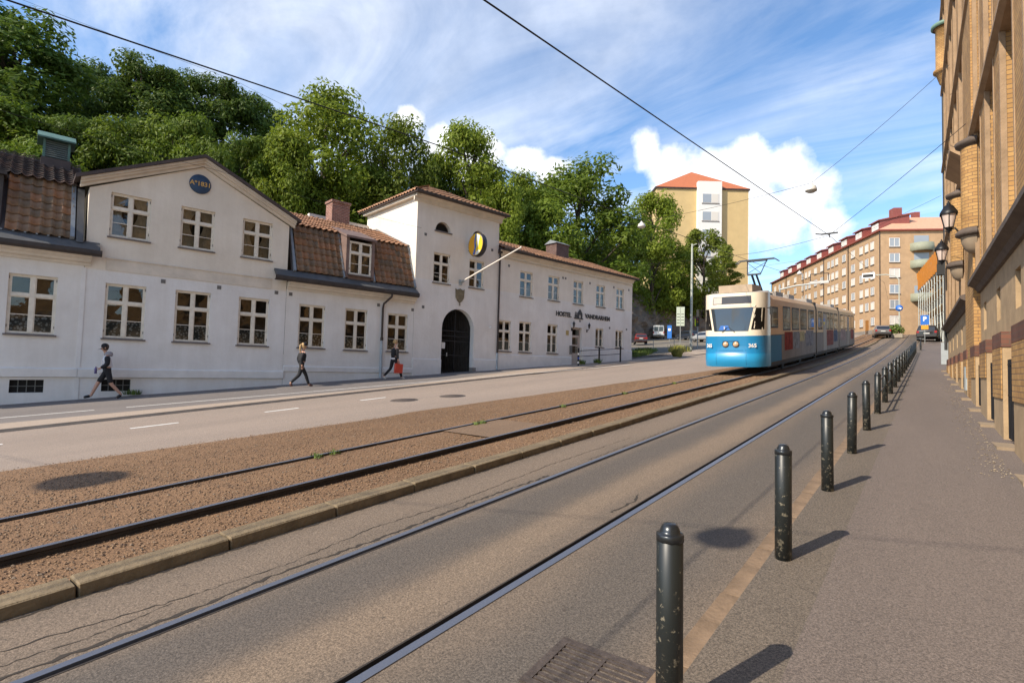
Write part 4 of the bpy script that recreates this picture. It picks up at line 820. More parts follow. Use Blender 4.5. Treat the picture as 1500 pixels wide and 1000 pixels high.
def fpatch(name,corners,m,pr=.006,n=10,k=4,par=None):
    """curved patch on the nose: corners (x,z) bl, br, tr, tl"""
    b=MB(); (x0,z0),(x1,z1),(x2,z2),(x3,z3)=corners; b.smooth=True
    rows=[]
    for j in range(k+1):
        v=j/k; row=[]
        for i in range(n+1):
            u=i/n; x=(x0*(1-u)+x1*u)*(1-v)+(x3*(1-u)+x2*u)*v; z=(z0*(1-u)+z1*u)*(1-v)+(z3*(1-u)+z2*u)*v; row.append((x,fy(x,z)-pr,z))
        rows.append(row)
    b.grid(rows); return b.build(name,m,par or tr)
HX=[-1.325,-1.29,-1.16,-.93,-.55,0,.55,.93,1.16,1.29,1.325]
def fband(name,zs,m):
    b=MB(); b.smooth=True; b.grid([[(x,fy(x,z),z) for x in HX] for z in zs]); return b.build(name,m,tr)
b=MB(); b.grid([[(x*.97,fy(x,.28)+.05,.28) for x in HX],[(x,1.3,.28) for x in HX]]); b.build('cab_floor',RUB,tr)
fband('bumper',[.28,.38,.5,.62,.74,.84],LCY); fband('nose_panel',[.84,.9,1.2,1.6],TBL); fband('cab_front',[1.6,1.8,2.2,2.6,3.0,3.3,3.44],TCR)
b=MB(); b.grid([[(x,fy(x,3.44),3.44) for x in HX],[(x*.9,1.5,3.56) for x in HX]]); b.build('cab_roof',TRF,tr)
ws=fpatch('windscreen',[(-.70,1.80),(.70,1.80),(.88,2.80),(-.88,2.80)],mat('windscreen_glass',(.03,.04,.05),.04,spec=1.),.010)
for s_ in (-1,1):
    fpatch('corner_window',[(s_*.80,1.86),(s_*1.22,1.86),(s_*1.24,2.78),(s_*.97,2.78)] if s_>0 else [(-1.22,1.86),(-.80,1.86),(-.97,2.78),(-1.24,2.78)],TGL,.010,6)
fpatch('windscreen_trim',[(-.93,2.80),(.93,2.80),(.97,2.90),(-.97,2.90)],mat('tram_trim',(.66,.56,.42),.4),.03,10,1)
sgn=fpatch('destination_sign',[(-.80,2.98),(.80,2.98),(.78,3.30),(-.78,3.30)],mat('sign_dark',(.05,.05,.055),.25),.012)
fpatch('sign_white_end',[(-.77,3.0),(-.40,3.0),(-.40,3.28),(-.76,3.28)],mat('sign_grey_white',(.5,.45,.4),.4),.017,4,2,sgn)
rs=fpatch('route_sign',[(-.50,1.86),(-.02,1.86),(-.10,2.05),(-.42,2.05)],mat('route_blue',(.02,.12,.42),.4),.018,4,2)
me=textmesh('1',.17,ext=.003,bold=.006); xf(me,Matrix.Translation((-.26,fy(-.26,1.94)-.024,1.94))@Matrix.Rotation(RAD(90),4,'X')); me.materials.append(WHITEP); link('lettering',me,rs)
def decal(txt,size,x,z):
    me=textmesh(txt,size,ext=.003,bold=.006); dx=.25; ang=math.atan2(fy(x+dx*.5,z)-fy(x-dx*.5,z),dx); xf(me,Matrix.Translation((x,fy(x,z)-.02,z))@Matrix.Rotation(ang,4,'Z')@Matrix.Rotation(RAD(90),4,'X')); me.materials.append(WHITEP); link('fleet_number',me,tr)
decal('365',.22,.86,1.18); decal('365',.22,-.92,1.18)
for x in (-.21,.21):
    b=MB(); b.lathe([(.0,-.04),(.085,-.035),(.10,-.01),(.115,-.01),(.115,.03)],cx=x,cy=fy(x,1.25)-.01,cz=1.25,n=16,axis='y'); b.build('headlight',mat('headlight_glass',(.62,.42,.26),.15,spec=.8),tr)
    b=MB(); b.lathe([(.115,-.025),(.135,-.02),(.135,.03)],cx=x,cy=fy(x,1.25)-.01,cz=1.25,n=16,axis='y'); b.build('headlight_ring',RUB,tr)
fpatch('headlight_bar',[(-.34,1.37),(.34,1.37),(.32,1.40),(-.32,1.40)],mat('bar_dark_blue',(.01,.12,.28),.4),.02,6,1)
for z in (.88,.97): fpatch('bumper_groove',[(-.62,z),(.62,z),(.62,z+.02),(-.62,z+.02)],mat('groove_blue',(.01,.13,.28),.5),.006,6,1)
for x in (-.6,.62): fpatch('bumper_seam',[(x,.34),(x+.015,.34),(x+.015,.83),(x,.83)],_m['groove_blue'],.004,1,4)
for x,a in ((-.35,.28),(.18,-.34)):
    b=MB(); b.tube([(x,fy(x,1.78)-.04,1.76),(x+a*.8,fy(x+a,2.0)-.035,1.98)],.012,5); b.build('wiper',RUB,tr)
for s_ in (-1,1):
    b=MB(); b.tube([(s_*1.30,.7,2.75),(s_*1.52,.45,2.78)],.015,6); b.box(s_*1.52-.05,s_*1.52+.05,.40,.47,2.48,2.80); b.build('mirror',RUB,tr)
prof=[(1.325,.34),(1.325,1.6),(1.325,2.95),(1.29,3.18),(1.16,3.38),(.8,3.50),(0,3.56)]
def seg(y0,y1,cab=False):
    for nm,ra,m in (('skirt',(0,2),mat('cab_side_blue',(.012,.15,.30),.6,spec=.15) if cab else TGR),('side_panel',(1,3),TSC),('roof',(2,7),TRF)):
        pp=prof[ra[0]:ra[1]] if nm!='roof' else prof[4:]
        if nm=='side_panel': pp=prof[1:5]
        if nm!='roof':
            for s_ in (1,-1): b=MB(); b.grid([[(s_*p,y,q) for p,q in pp] for y in (y0,y1)]); b.build(nm,m,tr)
            continue
        b=MB(); b.smooth=True; b.grid([[(p,y,q) for p,q in pp]+[(-p,y,q) for p,q in pp[-2::-1]] for y in (y0,y1)])
        if True:
            b.smooth=False
            for y in (y0,y1): b.face(*([(p,y,q) for p,q in prof]+[(-p,y,q) for p,q in prof[::-1]]))
        b.build(nm,m,tr)
    b=MB(); b.box(-1.2,1.2,y0,y1,.2,.36); b.build('underframe',RUB,tr)
seg(1.2,3.35,True); seg(3.35,12.85); seg(13.35,23.3); seg(23.8,34.3)
for y in (12.85,23.3): b=MB(); b.box(-1.27,1.27,y,y+.5,.3,3.45); b.build('bellows',RUB,tr)
def spanel(name,y0,y1,z0,z1,m,pr=.006,side=1):
    b=MB(); x=side*(1.325+pr); b.face((x,y0,z0),(x,y1,z0),(x,y1,z1),(x,y0,z1)); return b.build(name,m,tr)
def swin(y0,y1,z0,z1):
    for sd_ in (1,-1):
        spanel('window_rubber',y0-.07,y1+.07,z0-.07,z1+.07,RUB,.005,sd_); spanel('side_window',y0,y1,z0,z1,TGL,.009,sd_)
swin(1.35,2.6,1.98,2.78)
for y0,y1 in ((3.75,5.35),(5.8,7.6),(8.05,9.8),(10.4,12.2),(13.9,15.4),(15.8,16.9),(17.2,18.5),(18.9,20.3),(20.8,22.6),(24.4,26.3),(26.8,28.7),(29.2,31.1),(31.6,33.4)): swin(y0,y1,1.86,2.86)
for y in (15.8,28.7):
    for k in (0,1): spanel('door_leaf',y+k*.68,y+.64+k*.68,.42,2.8,mat('door_leaf_grey',(.2,.19,.18),.4),.011)
for y0,y1,z0,z1,c in ((4.0,5.9,.85,1.72,(.26,.05,.035)),(6.0,7.7,.85,1.72,(.26,.25,.25)),(7.8,9.1,1.2,1.72,(.45,.36,.2)),(9.6,12.0,.9,1.75,(.22,.2,.2)),(17.3,20.4,.7,1.75,(.22,.085,.07)),(20.6,22.6,.9,1.75,(.10,.11,.14)),(24.4,27.5,.9,1.75,(.28,.2,.18)),(31.2,33.4,.9,1.75,(.24,.09,.075))):
    spanel('advert_panel',y0,y1,z0,z1,mat('print_%.2f'%c[0]+'%.2f'%c[1],c,.8,spec=.04,var=.45,vscale=3.5),.006)
spanel('flag_sticker',15.85,16.4,2.3,2.5,mat('print_blue',(.03,.15,.5),.5),.014); spanel('flag_sticker',15.85,16.4,2.1,2.3,mat('print_gold',(.7,.5,.03),.5),.014)
for y in (6.1,10.8,16.,21.,26.5,31.5):
    b=MB(); b.lathe([(0,-.06),(.33,-.06),(.33,.06),(0,.06)],cx=.75,cy=y,cz=.02,n=14,axis='x'); b.lathe([(0,-.06),(.33,-.06),(.33,.06),(0,.06)],cx=-.75,cy=y,cz=.02,n=14,axis='x'); b.box(-.7,.7,y-.9,y+.9,.06,.24); b.build('bogie',RUB,tr)
b=MB(); b.box(-.7,.7,.8,2.4,3.5,3.83); b.build('roof_unit',mat('roof_unit_beige',(.40,.31,.22),.7,var=.15),tr)
for y0,y1 in ((5.8,7.5),(9,10.5),(14.5,16.5),(25,27)): b=MB(); b.box(-.6,.6,y0,y1,3.54,3.78); b.build('roof_box',TRF,tr)
for k in range(20):
    y=3.36+k*1.62
    if 12.6<y<13.5 or 23.1<y<24 or y>34: continue
    spanel('panel_seam',y,y+.018,.40,1.58,mat('seam_dark',(.05,.045,.04),.7),.004)
for y0,y1 in ((1.25,12.8),(13.4,23.2),(23.9,34.2)): spanel('belt_line',y0,y1,1.585,1.62,_m['seam_dark'],.0045); spanel('skirt_grime',y0,y1,.345,.43,mat('grime_brown',(.07,.055,.04),.9),.003)
pn=MB(); pn.box(-.5,.5,4.0,5.6,3.54,3.66); pg=pn.build('pantograph',RUB,tr); PGM=mat('pantograph_steel',(.06,.07,.085),.5,.5)
g=MB(); g.tube([(-.12,5.3,3.66),(-.1,4.05,4.55)],.055,8); g.tube([(.12,5.3,3.66),(.1,4.05,4.55)],.05,8); g.build('lower_arm',PGM,pg)
g=MB(); g.tube([(-.3,4.05,4.55),(.3,4.05,4.55)],.045,8); g.tube([(-.3,4.05,4.55),(-.45,4.7,5.28)],.025,6); g.tube([(.3,4.05,4.55),(.45,4.7,5.28)],.025,6); g.tube([(-.3,4.05,4.6),(.45,4.7,5.2)],.013,5); g.tube([(.3,4.05,4.6),(-.45,4.7,5.2)],.013,5); g.build('upper_arm',PGM,pg)
g=MB()
for y in (4.55,4.85): g.tube([(-.98,y,5.18),(-.80,y,5.32),(.80,y,5.32),(.98,y,5.18)],.028,6)
g.box(-.45,.45,4.53,4.87,5.25,5.29); g.build('collector_head',PGM,pg)
# ---------------------------------------------------------------- overhead wires and lamps
WIRE=mat('wire_dark',(.02,.02,.022),.6,.3)
def wire(label,pts,r,sag=0.,name='overhead_wire',group=None):
    b=MB(); P=[Vector(p) for p in pts]; q=[]
    for a,c in zip(P,P[1:]):
        n=8
        for i in range(n): t=i/n; q.append(a.lerp(c,t)-Vector((0,0,sag*4*t*(1-t))))
    q.append(P[-1]); b.tube(q,r,5); return tag(b.build(name,WIRE),label,'wire',group)
wire('thick black tram wire above the bollard-side track, running off to the span clamp',[(-3.25,-9,3.95),(-3.25,3.54,5.27),(-3.25,24.83,7.58),(-3.4,60,10.6),(-5,95,13.3)],.0095)
wire('black tram wire above the gravel track, ending at the tram pantograph',[(-6.75,-9,4.25),(-6.75,.77,5.15),(-6.75,6.24,5.69),(-6.75,28.3,7.32),(-6.8,60,10.2)],.0095)
l1=Vector((-4.05,25.7,10.18)); l2=Vector((-14.1,30.4,11.1))
wire('thin span wire carrying the white lamp beside the yellow apartment block',[(.62,26.0,14.0),tuple(l1),tuple(l2),(-24,36.,12.6)],.009,.12)
wire('thin span wire with the clamp joint over the track, from the brick wall',[(.72,17.3,8.3),(-3.25,24.83,7.6),(-6.75,27.5,7.75),(-19,36,9.6)],.008,.05)
wire('thin span wire crossing behind the span clamp',[(.4,33,10.8),(-6.75,40,9.6),(-19.5,54.8,12.)],.007,.05)
wire('thin cable running along the white house fronts below the trees',[fpt(-11,-.6,9.2),fpt(-3.,-.9,8.7),fpt(5.9,-.7,8.4)],.006,.1)
wire('thin cable slanting across the sky over the left trees',[fpt(-13,9,17.5),fpt(-1,6,15.6),fpt(10,4,13.0)],.006,.1)
b=MB(); b.box(-.30,.30,-.03,.03,-.02,.03); b.tube([(0,0,0),(0,.0,-.16)],.02,6); b.tube([(-.25,0,0),(-.5,-.02,.05)],.025,6); o=b.build('span_clamp',RUB); o.location=(-3.25,24.83,7.66); tag(o,'dark insulated clamp joining the tram wire to its span wire','clamp')
def hang_lamp(loc,label,d=.46,group=None):
    t=thing('hanging_lamp',label,'lamp',loc,group=group)
    b=MB(); b.lathe([(0,-.02),(.06,-.03),(.10,-.10),(d*.42,-.16),(d*.5,-.30),(d*.5,-.36),(d*.47,-.36)],n=20); b.build('shade',mat('lamp_white',(.62,.60,.56),.45),t)
    b=MB(); b.lathe([(d*.46,-.355),(d*.3,-.42),(0,-.45)],n=20); b.build('diffuser',mat('lamp_diffuser',(.5,.5,.48),.3),t); b=MB(); b.box(-.03,.03,-.03,.03,-.04,.05); b.build('hanger',STEEL,t)
hang_lamp(tuple(l1),'white bowl street lamp hanging from the span wire near the yellow block'); hang_lamp(tuple(l2),'white bowl street lamp hanging on the wire in front of the light green trees')
hang_lamp((-10.5,60.,12.4),'small white bowl lamp hanging beside the pantograph')
hang_lamp((-4.43,-3.95,8.5),'white bowl street lamp whose shadow falls beside the second bollard'); hang_lamp((-11.8,-6.9,8.3),'unseen wide white stand-in lamp sized for the shadow on the gravel track',.95)  # the wide one stands in for an unseen object that shadows the gravel
wire('span wire of the two lamps that shadow gravel and asphalt',[(1.5,-2.2,9.4),(-4.43,-3.95,8.52),(-11.8,-6.9,8.32),(-23,-10.5,9.5)],.009,.05)
# ---------------------------------------------------------------- people
def skin(name,nodes,edges,m,parent=None,extra=None,sub=2):
    """nodes {key:(x,y,z,r)} -> smooth tapered figure grown with the skin modifier"""
    ks=list(nodes); ix={k:i for i,k in enumerate(ks)}
    me=bpy.data.meshes.new(name); me.from_pydata([nodes[k][:3] for k in ks],[(ix[a],ix[c]) for a,c in edges],[])
    o=bpy.data.objects.new(name,me); C.objects.link(o); sk=o.modifiers.new('s','SKIN'); sk.use_smooth_shade=True; sk.branch_smoothing=.6
    for k in ks:
        r=nodes[k][3]; r=r if isinstance(r,tuple) else (r,r); me.skin_vertices[0].data[ix[k]].radius=r
    me.skin_vertices[0].data[0].use_root=True
    sb=o.modifiers.new('u','SUBSURF'); sb.levels=sub; sb.render_levels=sub
    dg=bpy.context.evaluated_depsgraph_get(); nm=bpy.data.meshes.new_from_object(o.evaluated_get(dg)); bpy.data.objects.remove(o)
    if extra:
        bm=bmesh.new(); bm.from_mesh(nm); em=extra.mesh('x',m); bm.from_mesh(em); bm.to_mesh(nm); bm.free()
    nm.materials.clear(); nm.materials.append(m)
    for p in nm.polygons: p.use_smooth=True
    return link(name,nm,parent)
SKIN_=mat('skin_tone',(.48,.27,.19),.55)
def person(label,loc,rz,J,outfit,hs=1.):
    """J: joints in metres, x = walking direction, z up; outfit: list of (name, limb keys, grow, material)"""
    t=thing('person',label,'person',loc,rz)
    R_={'pelvis':.138,'waist':.122,'chest':.148,'neck0':.06,'neck':.05,'jaw':.062,'head':.084,'crown':.072,'top':.03,'nose':.014}
    for s_ in 'LR': R_.update({'sh'+s_:.06,'el'+s_:.045,'wr'+s_:.03,'pa'+s_:.034,'hip'+s_:.092,'kn'+s_:.06,'an'+s_:.042,'he'+s_:.04,'to'+s_:.032})
    n={k:(*J[k],R_[k]) for k in J}
    E_=[('pelvis','waist'),('waist','chest'),('chest','neck0'),('neck0','neck'),('neck','jaw'),('jaw','head'),('head','crown'),('crown','top'),('head','nose')]
    for s_ in 'LR': E_+=[('chest','sh'+s_),('sh'+s_,'el'+s_),('el'+s_,'wr'+s_),('wr'+s_,'pa'+s_),('pelvis','hip'+s_),('hip'+s_,'kn'+s_),('kn'+s_,'an'+s_),('an'+s_,'to'+s_)]
    E_=[e for e in E_ if e[0] in n and e[1] in n]
    fx=MB(); fx.smooth=True
    for s_ in 'LR':
        p=Vector(J['pa'+s_]); d=(p-Vector(J['wr'+s_])).normalized(); sd_=Vector((1,0,0)) if abs(d.x)<.7 else Vector((0,0,1)); sd_=(sd_-d*sd_.dot(d)).normalized(); cu=d.cross(sd_)
        for k,(off,ln) in enumerate(((-.030,.070),(-.010,.080),(.010,.076),(.029,.060))):
            a=p+sd_*off+d*.015; b_=a+d*ln*.55; c_=b_+(d*.75+cu*.55).normalized()*ln*.5; fx.tube([a,b_,c_],[.0095,.009,.007],6)
        a=p-d*.02+sd_*.03; fx.tube([a,a+sd_*.035+d*.03,a+sd_*.04+d*.065],[.011,.010,.008],6)
    skin('body',n,E_,SKIN_,t,fx)
    for nm,keys,gr,m in outfit:
        sub={}
        for k in keys:
            r=R_[k]; r=tuple(q+gr for q in r) if isinstance(r,tuple) else r+gr; sub[k]=(*J[k],r)
        ed=[e for e in E_ if e[0] in sub and e[1] in sub]
        comp=[]; left=set(sub)                                  # one mesh per connected piece
        while left:
            st=[left.pop()]; c_=set(st)
            while st:
                q=st.pop()
                for a,b_ in ed:
                    for x,y in ((a,b_),(b_,a)):
                        if x==q and y in left: left.discard(y); c_.add(y); st.append(y)
            comp.append(c_)
        for c_ in comp:
            order=[k for k in keys if k in c_]
            if len(order)>1: skin(nm,{k:sub[k] for k in order},[e for e in ed if e[0] in c_],m,t)
    for s_ in (-1,1):
        h=Vector(J['head']); d=(Vector(J['nose'])-h).normalized(); sd_=d.cross(Vector((0,0,1))).normalized(); b=MB(); q=h+d*.082+sd_*.03*s_+Vector((0,0,.015)); b.lathe([(0,-.009),(.008,-.005),(.010,0),(.008,.005),(0,.009)],q.x,q.y,q.z,8); b.build('eye',mat('eye_dark',(.02,.015,.012),.3),t)
        b=MB(); q=h+sd_*.082*s_-d*.01; b.lathe([(0,-.03),(.014,-.02),(.016,.01),(.01,.03),(0,.034)],q.x,q.y,q.z,8); b.build('ear',SKIN_,t)
    return t
def cap(t,J,m,peak=.13):
    h=Vector(J['head']); d=(Vector(J['nose'])-h).normalized(); c=Vector(J['crown']); b=MB()
    b.lathe([(.098,-.045),(.103,0),(.092,.04),(.06,.075),(.02,.088),(0,.09)],c.x,c.y,c.z+.005,14); o=b.build('cap',m,t)
    sd_=d.cross(Vector((0,0,1))).normalized(); g=MB(); q=c+Vector((0,0,-.035)); g.smooth=True
    g.grid([[q+d*.06+sd_*.09,q+d*.085+sd_*.05,q+d*.09,q+d*.085-sd_*.05,q+d*.06-sd_*.09],[q+d*(.06+peak*.5)+sd_*.075-Vector((0,0,.015)),q+d*(.07+peak*.9)+sd_*.045-Vector((0,0,.02)),q+d*(.08+peak)-Vector((0,0,.02)),q+d*(.07+peak*.9)-sd_*.045-Vector((0,0,.02)),q+d*(.06+peak*.5)-sd_*.075-Vector((0,0,.015))]]); g.build('peak',m,o)
def hair(t,J,m,tail=False,low=.0):
    c=Vector(J['crown']); d=(Vector(J['nose'])-Vector(J['head'])).normalized(); b=MB(); b.lathe([(.070,-.13+low),(.092,-.06),(.098,0),(.088,.04),(.06,.072),(.02,.086),(0,.088)],c.x-d.x*.014,c.y-d.y*.014,c.z,12)
    if tail: p=c-d*.09; b.tube([p,p-d*.06-Vector((0,0,.05)),p-d*.07-Vector((0,0,.2)),p-d*.05-Vector((0,0,.36))],[.02,.034,.032,.008],8)
    b.build('hair',m,t)
def base_J(lean=.03,head=.0):
    return {'pelvis':(0,0,.97),'waist':(lean*.4,0,1.12),'chest':(lean,0,1.33),'neck0':(lean+.01,0,1.46),'neck':(lean+.02+head*.3,0,1.53),'jaw':(lean+.035+head*.8,0,1.575),'head':(lean+.025+head,0,1.65),'crown':(lean+.02+head,0,1.715),'top':(lean+.015+head,0,1.765),'nose':(lean+.135+head,0,1.632-head*.6)}
BLKC=mat('black_cloth',(.013,.013,.016),.85); WHC=mat('white_cloth',(.62,.60,.62),.85); GRC=mat('grey_cloth',(.30,.28,.29),.85); BLND=mat('blond_hair',(.42,.27,.12),.6); SHB=mat('black_shoe',(.012,.012,.013),.5); SHW=mat('white_shoe',(.6,.58,.54),.6); SHR=mat('brown_shoe',(.10,.04,.03),.6)
UA=math.atan2(FU.y,FU.x)
J=base_J(.05,.035); J.update({'shL':(.05,.19,1.41),'elL':(.03,.25,1.13),'wrL':(.20,.20,1.00),'paL':(.27,.18,.97),'shR':(.05,-.19,1.41),'elR':(.0,-.25,1.12),'wrR':(.07,-.24,.89),'paR':(.10,-.23,.81),'hipL':(0,.10,.90),'knL':(-.10,.10,.50),'anL':(-.39,.10,.15),'toL':(-.27,.10,.035),'hipR':(0,-.10,.90),'knR':(.22,-.10,.52),'anR':(.38,-.10,.11),'toR':(.57,-.10,.06)})
px,py=-21.0,5.35
p=person('person in black shorts, pale hooded top and black cap striding beside the basement window',(px,py,G(py)+.07),UA+math.pi,J,[('top',['pelvis','waist','chest','neck0','shL','shR'],.045,WHC),('sleeve',['shL','elL','wrL'],.03,BLKC),('sleeve',['shR','elR','wrR'],.03,BLKC),('shorts',['waist','pelvis','hipL','knL','hipR','knR'],.012,BLKC),('shoe',['anL','toL'],.014,SHB),('shoe',['anR','toR'],.014,SHB)])
cap(p,J,BLKC); hair(p,J,mat('dark_hair',(.05,.03,.02),.6))
b=MB(); b.lathe([(.10,1.38),(.125,1.44),(.10,1.52),(.06,1.54)],.0,0,0,12); b.build('hood',GRC,p)
# shorts end above the knee: trim knee cloth by showing bare shins (body below)
b=MB(); b.lathe([(0,-.1),(.035,-.1),(.035,.06),(.015,.09),(.015,.12),(0,.12)],.32,.18,.93,10); o=b.build('drink_bottle',mat('bottle_violet',(.10,.08,.22),.3)); o.parent=None; o.matrix_world=p.matrix_world@Matrix.Identity(4) if False else Matrix.Translation((px,py,G(py)+.07))@Matrix.Rotation(UA+math.pi,4,'Z'); tag(o,'small violet bottle held by the person in shorts','bottle')
J=base_J(.04,.02); J={k:(v[0],v[1],v[2]*.96) for k,v in J.items()}; J.update({'shL':(.03,.17,1.35),'elL':(-.06,.20,1.09),'wrL':(.04,.21,.88),'paL':(.07,.20,.80),'shR':(.03,-.17,1.35),'elR':(-.10,-.20,1.09),'wrR':(-.06,-.22,.86),'paR':(-.05,-.21,.78),'hipL':(0,.09,.87),'knL':(.22,.09,.50),'anL':(.36,.09,.10),'toL':(.52,.09,.045),'hipR':(0,-.09,.87),'knR':(-.10,-.09,.47),'anR':(-.42,-.09,.17),'toR':(-.36,-.09,.03)})
py=11.0; px=-19.1
p=person('person with a long blond ponytail in black jacket, leggings and cap walking',(px,py,G(py)+.07),UA,J,[('jacket',['pelvis','waist','chest','neck0','shL','shR'],.045,BLKC),('sleeve',['shL','elL','wrL'],.022,BLKC),('sleeve',['shR','elR','wrR'],.022,BLKC),('leggings',['waist','pelvis','hipL','knL','anL','hipR','knR','anR'],.012,BLKC),('shoe',['anL','toL'],.016,SHR),('shoe',['anR','toR'],.016,SHR)])
hair(p,J,BLND,True); cap(p,J,BLKC,.10)
J=base_J(.03,.01); J.update({'shL':(.03,.19,1.41),'elL':(.06,.22,1.14),'wrL':(.14,.20,.93),'paL':(.17,.19,.85),'shR':(.03,-.19,1.41),'elR':(.02,-.24,1.13),'wrR':(.06,-.25,.90),'paR':(.07,-.25,.81),'hipL':(0,.10,.90),'knL':(-.08,.10,.50),'anL':(-.42,.10,.15),'toL':(-.30,.10,.035),'hipR':(0,-.10,.90),'knR':(.24,-.10,.52),'anR':(.36,-.10,.11),'toR':(.53,-.10,.05)})
py=15.2; px=-18.75
p=person('person with short blond hair in a black sweater and trousers walking with a red bag',(px,py,G(py)+.07),UA,J,[('sweater',['pelvis','waist','chest','neck0','shL','shR'],.045,BLKC),('sleeve',['shL','elL','wrL'],.022,BLKC),('sleeve',['shR','elR','wrR'],.022,BLKC),('trousers',['waist','pelvis','hipL','knL','anL','hipR','knR','anR'],.012,BLKC),('shoe',['anL','toL'],.016,SHW),('shoe',['anR','toR'],.016,SHW)])
hair(p,J,BLND,low=.03); b=MB(); b.lathe([(.150,.90),(.155,.97)],0,0,0,12); b.build('shirt_hem',WHC,p)
t=thing('shopping_bag','red shopping bag carried by the person in the black sweater','bag',(px,py,G(py)+.07),UA); RED=mat('red_bag',(.50,.05,.025),.6,var=.12)
b=MB(); b.prism([(-.17,.30),(.20,.30),(.22,.70),(-.15,.72)],lambda p_,q,s_:(p_+.07,s_,q),-.32,-.20); b.build('bag',RED,t); b=MB(); b.tube([(-.02,-.26,.70),(.03,-.26,.80),(.11,-.26,.80),(.16,-.26,.70)],.009,6); b.build('handle',RED,t)
# ---------------------------------------------------------------- cars
TYRE=mat('tyre_rubber',(.012,.012,.012),.85); RIM=mat('alloy_rim',(.25,.25,.26),.35,.7); CGL=mat('car_glass',(.014,.017,.02),.06,spec=.9); TAIL=mat('tail_lamp_red',(.30,.012,.012),.25); PLATE=mat('number_plate',(.6,.6,.57),.5)
def car(label,loc,rz,col,L_=4.6,W_=1.86,H_=1.68,van=False):
    """local y = forward, rear at y=-L/2"""
    t=thing('parked_car' if not van else 'parked_van',label,'van' if van else 'car',loc,rz)
    h=L_/2; zb=.30; belt=1.0*H_/1.68 if not van else 1.15
    if van: st=[(-h,.45,H_*.99,.93),(-h+.08,.38,H_,.97),(-h+.5,.3,H_,1.),(h*.25,.3,H_,1.),(h*.42,.3,H_*.97,1.),(h*.70,.3,belt+.12,1.),(h*.95,.34,belt-.15,.96),(h,.42,belt-.3,.86)]
    else: st=[(-h,.48,belt*.98,.90),(-h+.06,.38,belt+.10,.95),(-h+.22,.32,H_*.88,.98),(-h+.6,.30,H_*.985,1.),(-.1,.30,H_,1.),(.35*h,.30,H_*.95,1.),(.62*h,.30,belt+.06,1.),(.9*h,.33,belt-.12,.97),(h,.42,belt-.3,.86)]
    b=MB(); b.smooth=True; rows=[]
    for y,z0,zr,k in st:
        w=W_/2*k; zbel=min(belt,zr-.02); wt=w*(.80 if zr>belt+.3 and not van else (.93 if van else .9)); 
        rows.append([(-w*.9,y,z0),(-w,y,z0+.15),(-w,y,zbel-.1),(-w*.97,y,zbel),(-wt,y,zr-.06),(-wt*.88,y,zr),(wt*.88,y,zr),(wt,y,zr-.06),(w*.97,y,zbel),(w,y,zbel-.1),(w,y,z0+.15),(w*.9,y,z0)])
    b.grid(rows,True); b.smooth=False; b.face(*rows[0]); b.face(*rows[-1][::-1]); paint=mat('paint_%d_%d_%d'%tuple(int(c*100) for c in col),col,.3,.2,coat=.6)
    b.build('body',paint,t)
    def pane(nm,pts,m): q=MB(); q.face(*pts); return q.build(nm,m,t)
    wr=W_/2*.78
    if van:
        for s_ in (-1,1): pane('rear_window',[(s_*.06,-h-.012,1.30),(s_*.78,-h-.012,1.30),(s_*.74,-h-.012,H_-.25),(s_*.06,-h-.012,H_-.25)],CGL)
        pane('rear_seam',[(-.012,-h-.014,.5),(.012,-h-.014,.5),(.012,-h-.014,H_-.1),(-.012,-h-.014,H_-.1)],RUB)
    else:
        yb,zb_=-h+.055,belt+.10; yt,zt_=-h+.22,H_*.88; pane('rear_window',[(-wr,yb-.02,zb_-.02),(wr,yb-.02,zb_-.02),(wr*.93,yt-.03,zt_-.02),(-wr*.93,yt-.03,zt_-.02)],CGL)
    for s_ in (-1,1):
        x=s_*(W_/2*.93)
        pane('side_window',[(s_*(W_/2*.965+.012),-h+.75,belt+.05),(s_*(W_/2*.965+.012),.45*h,belt+.05),(s_*(W_/2*(.93 if van else .83)+.02),.25*h,H_-.16),(s_*(W_/2*(.93 if van else .83)+.02),-h+.9,H_-.16)],CGL)
        q=MB(); q.box(s_*W_/2*.70,s_*W_/2*.93,-h-.03,-h+.1,belt-.22,belt+.02) if not van else q.box(s_*W_/2*.82,s_*W_/2*.95,-h-.03,-h+.1,.85,1.25); q.build('tail_lamp',TAIL,t)
        q=MB(); q.box(s_*W_/2*.62,s_*W_/2*.86,h-.16,h+.0,belt-.38,belt-.24); q.build('headlight',mat('car_headlight',(.55,.55,.55),.2),t)
        for y in (-h+.85,h-.85):
            q=MB(); q.lathe([(.2,-.11),(.31,-.11),(.335,-.06),(.335,.06),(.31,.11),(.2,.11)],s_*(W_/2-.12),y,.335,16,'x'); wl=q.build('wheel',TYRE,t); g=MB(); g.lathe([(0,.10),(.2,.105)] if s_>0 else [(0,-.10),(.2,-.105)],s_*(W_/2-.12),y,.335,12,'x'); g.build('rim',RIM,wl)
    q=MB(); q.box(-W_/2*.9,W_/2*.9,-h-.06,-h+.1,.42,.64); q.build('rear_bumper',mat('bumper_black',(.03,.03,.032),.6),t)
    q=MB(); q.box(-.26,.26,-h-.075,-h-.05,.70,.82); q.build('number_plate',PLATE,t)
    pane('windscreen',[(-wr,.60*h+.03,belt+.1),(wr,.60*h+.03,belt+.1),(wr*.9,.36*h+.03,H_*.945),(-wr*.9,.36*h+.03,H_*.945)],CGL)
    return t
car('grey estate car driving away past the brick apartment block',(-5.4,88.,G(88)),RAD(9),(.17,.15,.14),4.6,1.85,1.62)
car('black sport utility car parked at the end of the bollards',(-.30,76.5,G(76.5)),RAD(-3),(.02,.02,.024),4.7,1.92,1.72)
car('white panel van parked under the rock wall',(-38.6,91.2,G(91.2)),RAD(22),(.62,.62,.60),5.2,1.95,2.35,True)
